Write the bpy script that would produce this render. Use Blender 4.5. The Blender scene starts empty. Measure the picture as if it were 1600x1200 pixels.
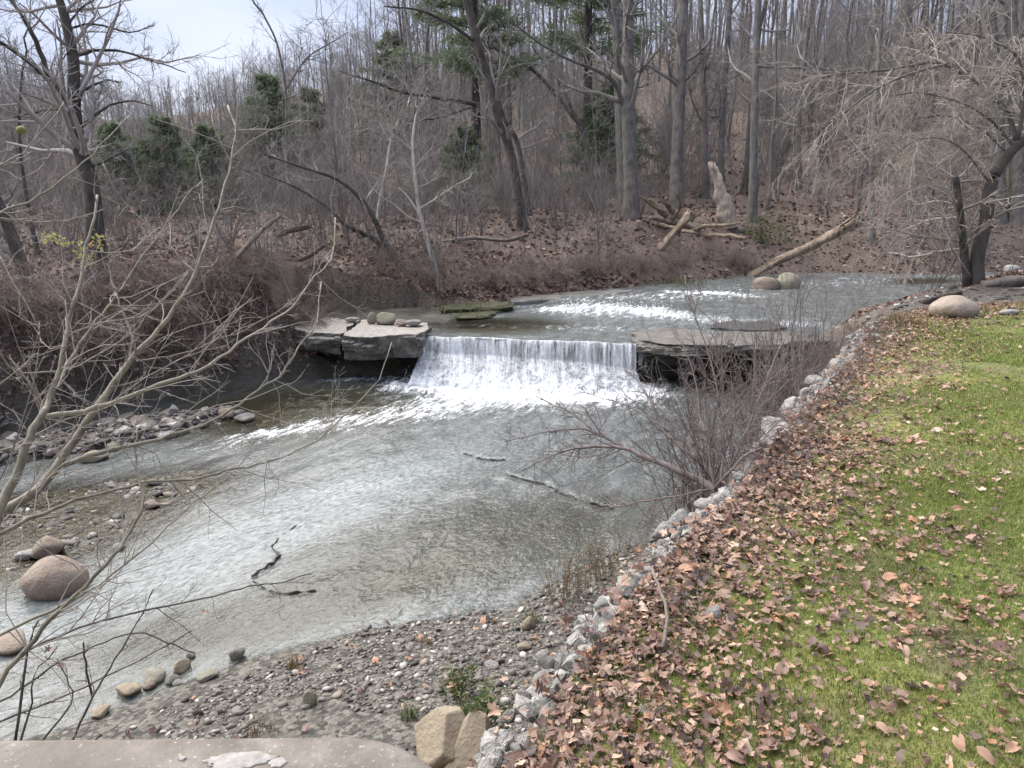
import bpy, bmesh, math, random
import numpy as np
from mathutils import Vector, Matrix, Euler

# ------------------------------------------------------------------ camera, sky, sun, exposure
SC = bpy.context.scene
COL = SC.collection
CAM_H, PITCH, FPX = 4.0, math.radians(14.5), 1200.0      # metres above the lower pool, tilt, focal length for a 1600 px wide frame
cam_data = bpy.data.cameras.new('camera'); cam_data.sensor_width = 36; cam_data.lens = 27.0
cam_data.clip_start = 0.05; cam_data.clip_end = 2000
cam = bpy.data.objects.new('camera', cam_data); COL.objects.link(cam)
cam.location = (0, 0, CAM_H); cam.rotation_euler = (math.pi/2-PITCH, 0, 0)
SC.camera = cam

SUN_EL, SUN_AZ = math.radians(48), math.radians(-50)      # azimuth measured from +Y towards +X
W = bpy.data.worlds.new('World'); SC.world = W; W.use_nodes = True
nt = W.node_tree; nt.nodes.clear()
o_ = nt.nodes.new('ShaderNodeOutputWorld'); bg = nt.nodes.new('ShaderNodeBackground'); bg.inputs[1].default_value = 0.10
sky = nt.nodes.new('ShaderNodeTexSky'); sky.sky_type = 'NISHITA'; sky.sun_disc = False
sky.sun_elevation = SUN_EL; sky.sun_rotation = SUN_AZ; sky.dust_density = 2.0
tc = nt.nodes.new('ShaderNodeTexCoord'); mp = nt.nodes.new('ShaderNodeMapping'); mp.inputs['Scale'].default_value = (1.0, 1.0, 2.6)
nz = nt.nodes.new('ShaderNodeTexNoise'); nz.inputs['Scale'].default_value = 2.3; nz.inputs['Detail'].default_value = 3; nz.inputs['Roughness'].default_value = .52
cr = nt.nodes.new('ShaderNodeValToRGB')
cr.color_ramp.elements[0].position = .40; cr.color_ramp.elements[0].color = (.84, .97, 1.42, 1)
cr.color_ramp.elements[1].position = .66; cr.color_ramp.elements[1].color = (1.44, 1.53, 1.86, 1)
mx = nt.nodes.new('ShaderNodeMixRGB'); mx.inputs[0].default_value = .93
L = nt.links.new
L(tc.outputs['Generated'], mp.inputs[0]); L(mp.outputs[0], nz.inputs['Vector']); L(nz.outputs[0], cr.inputs[0])
L(sky.outputs[0], mx.inputs[1]); L(cr.outputs[0], mx.inputs[2]); L(mx.outputs[0], bg.inputs[0]); L(bg.outputs[0], o_.inputs[0])

sd_ = bpy.data.lights.new('sun', 'SUN'); sd_.energy = 1.5; sd_.angle = math.radians(85); sd_.color = (1.0, .96, .9)
sun = bpy.data.objects.new('sun', sd_); COL.objects.link(sun)
sdir = Vector((math.sin(SUN_AZ)*math.cos(SUN_EL), math.cos(SUN_AZ)*math.cos(SUN_EL), math.sin(SUN_EL)))
sun.rotation_euler = sdir.to_track_quat('Z', 'Y').to_euler()

vs = SC.view_settings; vs.view_transform = 'Standard'; vs.look = 'None'; vs.exposure = 2.42; vs.gamma = 1; vs.use_curve_mapping = False
SC.cycles.use_denoising = True; SC.cycles.denoiser = 'OPENIMAGEDENOISE'; SC.cycles.denoising_input_passes = 'RGB_ALBEDO_NORMAL'; SC.cycles.denoising_prefilter = 'ACCURATE'; SC.cycles.use_adaptive_sampling = True; SC.cycles.adaptive_threshold = .012; SC.cycles.sample_clamp_indirect = 4
SC.cycles.max_bounces = 4; SC.cycles.diffuse_bounces = 2; SC.cycles.glossy_bounces = 2; SC.cycles.transmission_bounces = 2
SC.cycles.transparent_max_bounces = 12; SC.cycles.caustics_reflective = False; SC.cycles.caustics_refractive = False

# ------------------------------------------------------------------ helpers
RNG = np.random.default_rng(11); random.seed(5)
CT, ST = math.cos(PITCH), math.sin(PITCH)
def A(px, py, d):                       # a point seen at a photo pixel, d metres in front of the lens
    u = (px-800)/FPX; v = (600-py)/FPX
    return np.array([u*d, (CT+v*ST)*d, CAM_H+(-ST+v*CT)*d])
def Gz(px, py, z):                      # where that line of sight meets the level z
    v = (600-py)/FPX; dz = -ST+v*CT; return A(px, py, (z-CAM_H)/dz)
def S(t): t = np.clip(t, 0, 1); return t*t*(3-2*t)

def _hash(i, j, seed):
    n = (i.astype(np.int64)*374761393 + j.astype(np.int64)*668265263 + seed*974634777) & 0x7fffffff
    n = ((n ^ (n >> 13))*1274126177) & 0x7fffffff
    return ((n ^ (n >> 16)) & 0xffff)/65535.0
def vn(x, y, seed=0):
    x = np.asarray(x, float); y = np.asarray(y, float)
    i = np.floor(x); j = np.floor(y); fx = x-i; fy = y-j
    fx = fx*fx*(3-2*fx); fy = fy*fy*(3-2*fy)
    a = _hash(i, j, seed); b = _hash(i+1, j, seed); c = _hash(i, j+1, seed); d = _hash(i+1, j+1, seed)
    return (a+(b-a)*fx)*(1-fy)+(c+(d-c)*fx)*fy
def fbm(x, y, seed=0, o=4):
    s = 0; a = .5
    for k in range(o): s = s+a*(vn(x*2**k, y*2**k, seed+k*17)-.5); a *= .5
    return s
def sdist(X, Y, poly):                  # signed distance to a closed polygon, negative inside
    d = np.full(X.shape, 1e9); ins = np.zeros(X.shape, bool); n = len(poly)
    for k in range(n):
        x0, y0 = poly[k]; x1, y1 = poly[(k+1) % n]; ex, ey = x1-x0, y1-y0
        t = np.clip(((X-x0)*ex+(Y-y0)*ey)/(ex*ex+ey*ey+1e-12), 0, 1)
        d = np.minimum(d, (X-x0-t*ex)**2+(Y-y0-t*ey)**2)
        c = (y0 > Y) != (y1 > Y)
        with np.errstate(divide='ignore', invalid='ignore'): xi = x0+(Y-y0)*ex/(ey if ey != 0 else 1e-12)
        ins ^= c & (X < xi)
    d = np.sqrt(d); return np.where(ins, -d, d)
def ldist(X, Y, pts):                   # distance to an open polyline
    d = np.full(X.shape, 1e9)
    for (x0, y0), (x1, y1) in zip(pts[:-1], pts[1:]):
        ex, ey = x1-x0, y1-y0; t = np.clip(((X-x0)*ex+(Y-y0)*ey)/(ex*ex+ey*ey+1e-12), 0, 1)
        d = np.minimum(d, (X-x0-t*ex)**2+(Y-y0-t*ey)**2)
    return np.sqrt(d)

def mesh(name, V, faces, smooth=False, attrs=None):
    """faces: list of (n, k) index arrays"""
    me = bpy.data.meshes.new(name); V = np.asarray(V, np.float32).reshape(-1, 3)
    faces = [np.asarray(f, np.int32) for f in faces if len(f)]
    li = np.concatenate([f.ravel() for f in faces]); tot = np.concatenate([np.full(len(f), f.shape[1], np.int32) for f in faces])
    st = np.concatenate([[0], np.cumsum(tot)[:-1]]).astype(np.int32)
    me.vertices.add(len(V)); me.vertices.foreach_set('co', V.ravel())
    me.loops.add(len(li)); me.loops.foreach_set('vertex_index', li)
    me.polygons.add(len(tot)); me.polygons.foreach_set('loop_start', st); me.polygons.foreach_set('loop_total', tot)
    me.polygons.foreach_set('use_smooth', np.full(len(tot), smooth))
    for k, a in (attrs or {}).items():
        at = me.attributes.new(k, 'FLOAT', 'POINT'); at.data.foreach_set('value', np.asarray(a, np.float32).ravel())
    me.update(calc_edges=True); me.validate(); return me
def obj(name, me, mat=None, parent=None, loc=None, rot=None, scl=None):
    o = bpy.data.objects.new(name, me); COL.objects.link(o)
    if me is not None and mat is not None and not me.materials: me.materials.append(mat)
    if parent is not None:
        o.parent = parent
        if name in ('twigs', 'blades', 'leaves', 'crown', 'boughs', 'stems', 'wire_netting'): o['kind'] = 'stuff'
    if loc is not None: o.location = tuple(float(c) for c in loc)
    if rot is not None: o.rotation_euler = rot
    if scl is not None: o.scale = scl if hasattr(scl, '__len__') else (scl, scl, scl)
    return o
def tag(o, label=None, cat=None, group=None, kind=None):
    if label: o['label'] = label
    if cat: o['category'] = cat
    if group: o['group'] = group
    if kind or cat: o['kind'] = kind or 'thing'
    return o
def thing(name, label, cat, loc=(0, 0, 0), group=None): return tag(obj(name, None, loc=loc), label, cat, group)
def copy_tree(o, parent=None):
    c = o.copy(); COL.objects.link(c); c.parent = parent
    for ch in o.children: copy_tree(ch, c)
    return c
def grid_faces(nu, nv):
    i = np.arange(nu*nv).reshape(nv, nu)
    return np.stack([i[:-1, :-1], i[:-1, 1:], i[1:, 1:], i[1:, :-1]], -1).reshape(-1, 4)

# ---- branches: batches of polylines (N, n, 3) with radii (N, n)
def tubes(P, R, sides=3, cap=False):
    P = np.asarray(P, float); R = np.asarray(R, float); N, n, _ = P.shape
    T = np.gradient(P, axis=1); T /= np.linalg.norm(T, axis=2, keepdims=True)+1e-9
    ref = np.where(np.abs(T[..., 2:3]) > .9, np.array([1., 0, 0]), np.array([0., 0, 1.]))
    U = np.cross(T, ref); U /= np.linalg.norm(U, axis=2, keepdims=True)+1e-9; Vv = np.cross(T, U)
    a = np.arange(sides)*2*math.pi/sides
    V = P[:, :, None, :]+R[:, :, None, None]*(np.cos(a)[None, None, :, None]*U[:, :, None, :]+np.sin(a)[None, None, :, None]*Vv[:, :, None, :])
    idx = np.arange(N*n*sides).reshape(N, n, sides); nx = np.roll(idx, -1, axis=2)
    F = np.stack([idx[:, :-1], nx[:, :-1], nx[:, 1:], idx[:, 1:]], -1).reshape(-1, 4)
    caps = np.concatenate([idx[:, 0, ::-1], idx[:, -1]]) if cap else np.zeros((0, sides), int)
    return V.reshape(-1, 3), F, caps
class Bag:
    def __init__(s): s.V = []; s.F = {}; s.n = 0
    def add(s, V, *faces):
        V = np.asarray(V).reshape(-1, 3)
        for f in faces:
            f = np.asarray(f)
            if len(f): s.F.setdefault(f.shape[1], []).append(f+s.n)
        s.V.append(V); s.n += len(V)
    def tube(s, P, R, sides=3, cap=False): s.add(*tubes(P, R, sides, cap)); return s
    def mesh(s, name, smooth=True, attrs=None): return mesh(name, np.concatenate(s.V), [np.concatenate(f) for f in s.F.values()], smooth, attrs)
def grow(rng, P, R, k, t=(.2, .95), ang=(45, 15), ln=(.5, .2), n=4, wander=.2, up=0.0, rr=.55, tip=.3, rmin=.002, shrink=.5, rel=True, flat=None, rmax=9):
    """k children on every polyline"""
    N, m, _ = P.shape; par = np.repeat(np.arange(N), k); M = len(par)
    tt = rng.uniform(t[0], t[1], M); f = tt*(m-1); i = np.minimum(f.astype(int), m-2); w = (f-i)[:, None]
    O = P[par, i]*(1-w)+P[par, i+1]*w; r0 = (R[par, i]*(1-w[:, 0])+R[par, i+1]*w[:, 0])
    T = P[par, i+1]-P[par, i]; T /= np.linalg.norm(T, axis=1, keepdims=True)+1e-9
    q = rng.normal(size=(M, 3)); q -= (q*T).sum(1, keepdims=True)*T
    if flat is not None: q -= (q*flat).sum(1, keepdims=True)*flat*.7
    q /= np.linalg.norm(q, axis=1, keepdims=True)+1e-9
    a = np.radians(rng.normal(ang[0], ang[1], M))[:, None]; D = np.cos(a)*T+np.sin(a)*q
    plen = np.linalg.norm(np.diff(P, axis=1), axis=2).sum(1)[par] if rel else np.ones(M)
    Ls = plen*np.clip(rng.normal(ln[0], ln[1], M), ln[0]*.35, ln[0]*2)*(1-shrink*tt)
    Q = np.zeros((M, n, 3)); Q[:, 0] = O; d = D
    for j in range(1, n):
        d = d+rng.normal(0, wander, (M, 3)); d[:, 2] += up
        d /= np.linalg.norm(d, axis=1, keepdims=True)+1e-9
        Q[:, j] = Q[:, j-1]+d*(Ls/(n-1))[:, None]
    rb = np.clip(r0*rr, rmin, rmax); RR = rb[:, None]*np.linspace(1, tip, n)[None]
    return Q, np.maximum(RR, rmin*.6)
def spline(pts, per=4, jit=0, rng=RNG):
    pts = np.asarray(pts, float); n = len(pts); out = []
    ext = np.vstack([2*pts[0]-pts[1], pts, 2*pts[-1]-pts[-2]])
    for k in range(n-1):
        p0, p1, p2, p3 = ext[k:k+4]
        for t in np.arange(per)/per:
            out.append(.5*((2*p1)+(-p0+p2)*t+(2*p0-5*p1+4*p2-p3)*t*t+(-p0+3*p1-3*p2+p3)*t**3))
    out.append(pts[-1]); out = np.array(out)
    if jit: out[1:-1] += rng.normal(0, jit, out[1:-1].shape)
    return out
def trace(px, d0, d1, w0, w1, per=3, jit=0.0, tp=1.0):
    """a limb followed in the photograph, from d0 to d1 metres away, w px thick"""
    n = len(px); ds = np.linspace(d0, d1, n)
    P = spline([A(x, y, d) for (x, y), d in zip(px, ds)], per, jit)
    m = len(P); dd = np.linspace(d0, d1, m); R = (w1+(w0-w1)*(1-np.linspace(0, 1, m))**tp)/2/FPX*dd
    return P[None], R[None]

# ---- stones
def rock_mesh(name, seed, sub=2, sq=(1, 1, .7), amp=.22, freq=1.6, flatb=None, cut=0):
    bm = bmesh.new(); bmesh.ops.create_icosphere(bm, subdivisions=sub, radius=.5)
    r = random.Random(seed); planes = []
    for _ in range(cut):
        v = Vector((r.gauss(0, 1), r.gauss(0, 1), r.gauss(0, .7))).normalized(); planes.append((v, r.uniform(.26, .40)))
    from mathutils import noise as N_
    off = Vector((seed*3.7, seed*1.3, seed*7.1))
    for v in bm.verts:
        c = v.co.copy(); k = 1+amp*2*(N_.noise(c*freq*2+off))+amp*.6*N_.noise(c*freq*6+off)
        c *= k
        for pn, pd in planes:
            e = c.dot(pn)-pd
            if e > 0: c -= pn*e*.97
        c = Vector((c.x*sq[0], c.y*sq[1], c.z*sq[2]))
        if flatb is not None and c.z < flatb: c.z = flatb+(c.z-flatb)*.15
        v.co = c
    me = bpy.data.meshes.new(name); bm.to_mesh(me); bm.free()
    me.polygons.foreach_set('use_smooth', [cut == 0 or sub > 2]*len(me.polygons)); return me

# ------------------------------------------------------------------ materials
class NT:
    def __init__(s, name):
        s.m = bpy.data.materials.new(name); s.m.use_nodes = True; s.t = s.m.node_tree; s.t.nodes.clear()
        s.out = s.n('ShaderNodeOutputMaterial')
    def n(s, ty, **kw):
        x = s.t.nodes.new(ty)
        for k, v in kw.items(): setattr(x, k, v)
        return x
    def l(s, a, b): s.t.links.new(a, b)
    def coord(s, kind='Object', scale=(1, 1, 1)):
        c = s.n('ShaderNodeTexCoord'); m = s.n('ShaderNodeMapping'); m.inputs['Scale'].default_value = scale
        s.l(c.outputs[kind], m.inputs[0]); return m.outputs[0]
    def pos(s, scale=(1, 1, 1), rot=0):
        c = s.n('ShaderNodeNewGeometry'); m = s.n('ShaderNodeMapping'); m.inputs['Scale'].default_value = scale
        if rot:
            r = s.n('ShaderNodeVectorRotate', rotation_type='Z_AXIS'); r.inputs['Angle'].default_value = rot
            s.l(c.outputs['Position'], r.inputs[0]); s.l(r.outputs[0], m.inputs[0])
        else: s.l(c.outputs['Position'], m.inputs[0])
        return m.outputs[0]
    def noise(s, vec, scale, detail=5, rough=.55, dist=0):
        x = s.n('ShaderNodeTexNoise'); x.inputs['Scale'].default_value = scale; x.inputs['Detail'].default_value = detail
        x.inputs['Roughness'].default_value = rough; x.inputs['Distortion'].default_value = dist
        if vec is not None: s.l(vec, x.inputs['Vector'])
        return x.outputs[0]
    def ramp(s, fac, stops, const=False):
        r = s.n('ShaderNodeValToRGB'); e = r.color_ramp.elements
        if const: r.color_ramp.interpolation = 'CONSTANT'
        while len(e) < len(stops): e.new(.5)
        for el, (p, c) in zip(e, stops): el.position = p; el.color = (*c, 1) if len(c) == 3 else c
        s.l(fac, r.inputs[0]); return r.outputs[0]
    def fr(s, fac, a, b, lo=0., hi=1.):
        r = s.n('ShaderNodeMapRange'); s.l(fac, r.inputs[0])
        for i, v in enumerate((a, b, lo, hi)): r.inputs[i+1].default_value = v
        return r.outputs[0]
    def mix(s, fac, a, b, bt='MIX'):
        x = s.n('ShaderNodeMixRGB', blend_type=bt)
        for i, v in ((0, fac), (1, a), (2, b)):
            if isinstance(v, (int, float)): x.inputs[i].default_value = v if i == 0 else (v, v, v, 1)
            elif isinstance(v, tuple): x.inputs[i].default_value = (*v, 1)
            else: s.l(v, x.inputs[i])
        return x.outputs[0]
    def math(s, op, a, b=0., clamp=False):
        x = s.n('ShaderNodeMath', operation=op, use_clamp=clamp)
        for i, v in ((0, a), (1, b)):
            if isinstance(v, (int, float)): x.inputs[i].default_value = v
            else: s.l(v, x.inputs[i])
        return x.outputs[0]
    def attr(s, name): return s.n('ShaderNodeAttribute', attribute_name=name).outputs['Fac']
    def bump(s, h, strength=.5, dist=.02):
        b = s.n('ShaderNodeBump'); b.inputs['Strength'].default_value = strength; b.inputs['Distance'].default_value = dist
        s.l(h, b.inputs['Height']); return b.outputs[0]
    def pr(s, col, rough=.8, normal=None, spec=.3, **kw):
        p = s.n('ShaderNodeBsdfPrincipled')
        for k, v in (('Base Color', col), ('Roughness', rough), ('Specular IOR Level', spec)):
            if isinstance(v, tuple): p.inputs[k].default_value = (*v, 1)
            elif isinstance(v, (int, float)): p.inputs[k].default_value = v
            else: s.l(v, p.inputs[k])
        if normal is not None: s.l(normal, p.inputs['Normal'])
        for k, v in kw.items():
            k = k.replace('_', ' ')
            if isinstance(v, (int, float)): p.inputs[k].default_value = v
            else: s.l(v, p.inputs[k])
        return p.outputs[0]
    def done(s, sh): s.l(sh, s.out.inputs[0]); return s.m
def bark(name, c0, c1, scale=9, bump=.6, rough=.85, stretch=.25, vary=.3):
    t = NT(name); v = t.coord('Object', (1, 1, stretch)); n = t.noise(v, scale, 3, .65)
    n2 = t.noise(t.coord('Object'), scale*.25, 1)
    c = t.ramp(t.math('ADD', t.math('MULTIPLY', n, .6), t.math('MULTIPLY', n2, .4)), [(.36, c0), (.64, c1)])
    oi = t.n('ShaderNodeObjectInfo'); c = t.mix(t.fr(oi.outputs['Random'], 0, 1, 0, vary), c, tuple(x*.5 for x in c0)); c = t.mix(t.fr(oi.outputs['Random'], .75, 1, 0, vary), c, tuple(min(x*1.6, .6) for x in c1))
    return t.done(t.pr(c, rough, t.bump(n, bump, .03)))
def island(name, stops, rough=.6, spec=.3, noise=.25, trans=0, objrand=False):
    t = NT(name)
    if objrand: f = t.n('ShaderNodeObjectInfo').outputs['Random']
    else: f = t.n('ShaderNodeNewGeometry').outputs['Random Per Island']
    c = t.ramp(f, stops); n = t.noise(t.pos(), 45, 3)
    c = t.mix(t.fr(n, .35, .65, noise, 0), c, tuple(x*.4 for x in stops[0][1]))
    sh = t.pr(c, rough, None, spec)
    if trans:
        tr = t.n('ShaderNodeBsdfTranslucent'); t.l(c, tr.inputs[0]); ms = t.n('ShaderNodeMixShader'); ms.inputs[0].default_value = trans
        t.l(sh, ms.inputs[1]); t.l(tr.outputs[0], ms.inputs[2]); sh = ms.outputs[0]
    return t.done(sh)
def stone(name, c0, c1, c2=None, scale=4, bump=.5, rough=.75, objrand=True, spec=.35):
    t = NT(name); v = t.coord('Object'); n = t.noise(v, scale, 4, .6); n2 = t.noise(v, scale*7, 3, .65)
    st = [(.3, c0), (.6, c1)]+([(.75, c2)] if c2 else [])
    c = t.ramp(n, st); c = t.mix(t.fr(n2, .4, .7, .35, 0), c, tuple(x*.45 for x in c0))
    if objrand:
        oi = t.n('ShaderNodeObjectInfo'); c = t.mix(.3, c, t.ramp(oi.outputs['Random'], [(0, c0), (.5, c1), (1, c2 or c1)]))
    h = t.math('ADD', n, t.math('MULTIPLY', n2, .4))
    return t.done(t.pr(c, rough, t.bump(h, bump, .04), spec))

M_GREYBARK = bark('grey_bark', (.085, .077, .070), (.215, .197, .178), 10)
M_DARKBARK = bark('dark_bark', (.035, .028, .024), (.105, .09, .078), 10)
M_FOREBARK = bark('olive_bark', (.15, .13, .09), (.33, .30, .22), 26, .35, .6)
M_PALEBARK = bark('pale_bark', (.30, .28, .25), (.52, .49, .45), 12, .3)
M_TWIG = bark('twig_bark', (.155, .138, .128), (.35, .322, .305), 6, .1, vary=.5)
M_TWIGRED = bark('brush_twig', (.13, .105, .097), (.26, .215, .20), 6, .1)
M_TWIGPALE = bark('pale_twig', (.28, .24, .205), (.46, .41, .36), 6, .1)
M_DEADWOOD = bark('dead_wood', (.10, .07, .048), (.40, .32, .235), 9, 1.0, .8, .3)
M_DARKLOG = bark('dark_log', (.03, .024, .02), (.10, .082, .066), 10, .8)
M_GREYLOG = bark('grey_log', (.13, .105, .085), (.27, .23, .19), 10, .8)
LEAF_STOPS = [(0, (.06, .036, .03)), (.18, (.14, .08, .064)), (.36, (.36, .22, .155)), (.52, (.22, .125, .098)), (.7, (.46, .32, .235)), (.86, (.40, .19, .095)), (1, (.62, .47, .36))]
M_LEAF = island('dry_leaf', LEAF_STOPS, .5, .4, .2, .15)
M_LEAFONE = island('dry_leaf_single', LEAF_STOPS, .45, .4, .2, .15, True)
M_LITTER = island('bank_litter', [(0, (.085, .052, .042)), (.3, (.20, .125, .098)), (.55, (.32, .21, .165)), (.8, (.24, .145, .115)), (1, (.48, .35, .27))], .7, .25, .3)
M_GRASS = island('grass_blade', [(0, (.08, .125, .025)), (.3, (.165, .225, .05)), (.6, (.28, .335, .085)), (.82, (.40, .42, .13)), (1, (.45, .42, .20))], .55, .3, .15, .25)
M_WEED = island('weed_leaf', [(0, (.05, .085, .025)), (.5, (.10, .15, .05)), (.8, (.17, .18, .06)), (1, (.22, .15, .07))], .6, .3, .15, .25)
M_DRYWEED = island('dry_weed', [(0, (.16, .095, .06)), (.5, (.25, .17, .09)), (1, (.20, .19, .08))], .7, .2, .15, .2)
M_YELLOW = island('yellow_leaf', [(0, (.28, .30, .07)), (1, (.46, .45, .15))], .6, .3, .1, .4)
M_NEEDLE = island('needles', [(0, (.10, .14, .085)), (.5, (.16, .205, .12)), (1, (.24, .275, .165))], .65, .3, .1, .3)
M_BOULDER = stone('pink_boulder', (.22, .17, .13), (.37, .295, .235), (.48, .41, .34), 4, 1.0)
M_BOULDERG = stone('olive_boulder', (.17, .155, .105), (.28, .265, .20), (.36, .34, .275), 3, .6)
M_GABION = stone('pale_limestone', (.26, .245, .22), (.50, .48, .445), (.68, .66, .62), 6, 1.0)
M_SANDST = stone('tan_sandstone', (.25, .20, .14), (.38, .315, .23), (.46, .39, .30), 5, .6)
M_SLAB = stone('shale_slab', (.135, .125, .11), (.29, .275, .245), (.42, .395, .36), 2.6, .8, .8)
M_DARKROCK = stone('wet_shale', (.016, .015, .013), (.05, .047, .042), (.085, .08, .07), 3, .9, .45, True, .5)
PEB = [(0, (.06, .055, .05)), (.25, (.12, .108, .098)), (.5, (.19, .168, .148)), (.68, (.15, .138, .128)), (.82, (.27, .215, .17)), (.92, (.36, .335, .30)), (1, (.56, .54, .50))]
M_PEB = island('pebbles', PEB, .6, .4, .2)
M_PEBONE = island('pebble_single', PEB, .6, .4, .2, 0, True)

# ------------------------------------------------------------------ plan of the place (metres, camera over the origin, pool level z = 0)
UP = .85                                # level of the upper stream
WALL = [(-.25, 2.0), (-.07, 2.53), (.21, 3.09), (.42, 3.48), (.74, 4.05), (1.14, 4.64), (1.53, 5.18), (2.03, 6.05), (2.77, 7.25), (3.78, 8.81), (4.86, 10.68), (6.16, 12.82)]
LAWN = [(-.5, -8), (-.5, 1.2)]+WALL+[(7.5, 13.9), (9, 14.3), (12, 14.8), (60, 17), (60, -8)]
LOWER = [(-40, -4), (-14, .6), (-6, 3.7), (-3.45, 5.0), (-2.25, 5.93), (-1.43, 6.33), (-.61, 6.55), (0, 6.72), (.7, 7.5), (1.47, 8.1), (2.6, 8.6), (3.55, 8.7), (4.7, 10.8), (6.0, 13),
         (6.4, 15.6), (4.4, 16.3), (2.6, 16.2), (2.45, 15.6), (0, 15.95), (-1.8, 16.2), (-2.75, 16.25), (-4.4, 15.95), (-5.8, 14.95), (-7.18, 13.8), (-8.3, 11.8), (-11, 9.6), (-20, 7.5), (-40, 3)]
UPPER = [(-1.9, 16.2), (0, 15.86), (2.53, 15.4), (3.82, 15.1), (5.83, 15.7), (6.8, 16.5), (8.5, 19.2), (11.1, 21.5), (13.5, 23.7), (20, 25), (60, 29), (60, 33), (18.5, 27.8), (14.6, 26.9), (11.4, 27.5), (8.4, 26.6),
         (6.3, 25.1), (3.93, 23.6), (1.28, 21.9), (-.17, 20.6), (-1.55, 18.6), (-2.1, 17.3)]
SHELF = [(-5.2, 16.15), (-1.7, 16.35), (-1.2, 18.5), (-1.0, 19.7), (-2.6, 19.9), (-5.2, 18.6)]
BAR = [(-8.6, 9.6), (-6.5, 11.05), (-5.3, 11.95), (-4.5, 13.4), (-5.0, 13.8), (-6.6, 13.1), (-8.2, 11.9), (-11, 10)]
RIFFLE = [(-9, 8.9), (-6.4, 10.3), (-4.4, 11.3), (-3.3, 10.2), (-3.9, 8.4), (-4.4, 7.2), (-5.2, 6.5), (-8, 5.6), (-12, 7)]
def hill(X, Y):
    r = np.sqrt(X*X+Y*Y); az = X/np.maximum(Y, 1e-3); px = 800+np.clip(az, -3, 3)*1200*.968
    te = np.interp(px, [-400, 0, 300, 600, 1050, 3000], [.06, .065, .078, .125, .165, .17])
    r0 = np.interp(px, [0, 600, 1000], [52, 42, 35]); R = 130.
    t = np.clip((r-r0)/(R-r0), 0, 1); sh = t**1.15*(1-.25*np.clip(t-.8, 0, 1))
    return np.where(Y > 5, (te*R+1.4)*sh, 0)
def terrain(X, Y):
    X = np.asarray(X, float); Y = np.asarray(Y, float)
    dL, dU, dG = sdist(X, Y, LOWER), sdist(X, Y, UPPER), sdist(X, Y, LAWN)
    n1 = fbm(X*.5, Y*.5, 3, 4); n2 = fbm(X*2.2, Y*2.2, 8, 3)
    right = S((.0+X-4)/2)*S((16.5+(X-6)*.42-Y)/2+.5)
    flood = 1.95+.75*S((Y-19)/12)+n1*.9; flood = flood*(1-right)+(1.62+n1*.15)*right
    w = S((dL-dU)/1.6+.5); base = UP*w; d = np.maximum(np.minimum(dL, dU), 0)
    wid = .95+3.6*w-2.6*w*right; t = np.clip(d/wid, 0, 1)
    h = base+(flood-base)*(1-(1-t)**1.7)+.10*n2*np.clip(d, 0, 1)+hill(X, Y)
    bed = -.05-.18*S(-dL/.7)+.03*n2
    rif = S(-sdist(X, Y, RIFFLE)/.8); bed = bed*(1-rif)+(-.012+.07*n2)*rif
    bar = S(-sdist(X, Y, BAR)/.45); bed = bed*(1-bar)+(.13+.12*n2)*bar
    h = np.where(dL < 0, bed, h)
    h = np.where((dU < 0) & (dL > 0), UP-.05-.12*S(-dU/.5)+.04*n2, h)
    ds = sdist(X, Y, SHELF); sh = np.where(Y < 17.3, .25+.18*S((Y-16.2)/.5), .25+.70*S((Y-17.3)/.3))+.05*n2
    h = np.where(ds < 0, sh, h)
    near = (dL >= 0) & (dG >= 0) & (Y < np.where(X > -3, 9., np.where(X > -8, 6., 2.))) & (X < 6)
    nb = .01+.17*np.clip(dL, 0, 4)+.05*n2*np.clip(dL*2, 0, 1)
    h = np.where(near, nb, h)
    lawn = 1.80-.010*np.clip(Y-6, 0, 9)+.07*n1+.03*n2+.02*np.clip(X-2, 0, 20)
    h = np.where(dG < 0, lawn-.25*(1-S(-dG/.12+.4)), h)
    return h
def tz(x, y): return float(terrain(np.array([x]), np.array([y]))[0])
def ground_at(px, py, d0=3, d1=90):      # where the line of sight through a photo pixel meets the ground
    ds = np.geomspace(d0, d1, 700); v = (600-py)/FPX; P = np.stack([(px-800)/FPX*ds, (CT+v*ST)*ds, CAM_H+(-ST+v*CT)*ds], 1)
    g = terrain(P[:, 0], P[:, 1])-P[:, 2]; k = np.argmax(g > 0) if (g > 0).any() else len(ds)-1
    return np.array([P[k, 0], P[k, 1], terrain(P[k:k+1, 0], P[k:k+1, 1])[0]]), ds[k]

# ------------------------------------------------------------------ ground sheet
def axis(a, b, fine0, fine1, st, far):
    mid = np.arange(fine0, fine1, st); g = []
    x, s = fine1, st
    while x < b: g.append(x); s = min(s*1.12, far); x += s
    r = []; x, s = fine0-st, st
    while x > a: r.append(x); s = min(s*1.12, far); x -= s
    return np.concatenate([r[::-1], mid, g])
xs = axis(-190, 190, -9.5, 10, .11, 4.5); ys = axis(-12, 230, 1.5, 28, .11, 4.5)
X, Y = np.meshgrid(xs, ys); Z = terrain(X, Y)
dL, dU, dG = sdist(X, Y, LOWER), sdist(X, Y, UPPER), sdist(X, Y, LAWN)
a_lawn = S(-dG/.3); a_rock = np.maximum(S(-dL/.3+.3), S(-dU/.4+.6))
a_rock = np.maximum(a_rock, S(-sdist(X, Y, SHELF)/.3+.3)); a_rock = np.maximum(a_rock, .8*S(1.2-dL/.4)*(Y > 9)*(dG > .2)*(X < 0))
a_grav = ((Y < 9.2) & (dL > -.4) & (dG > 0)).astype(float)
a_grav = np.maximum(a_grav, np.maximum(S(-sdist(X, Y, BAR)/.3), S(-sdist(X, Y, RIFFLE)/.6)))
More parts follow.
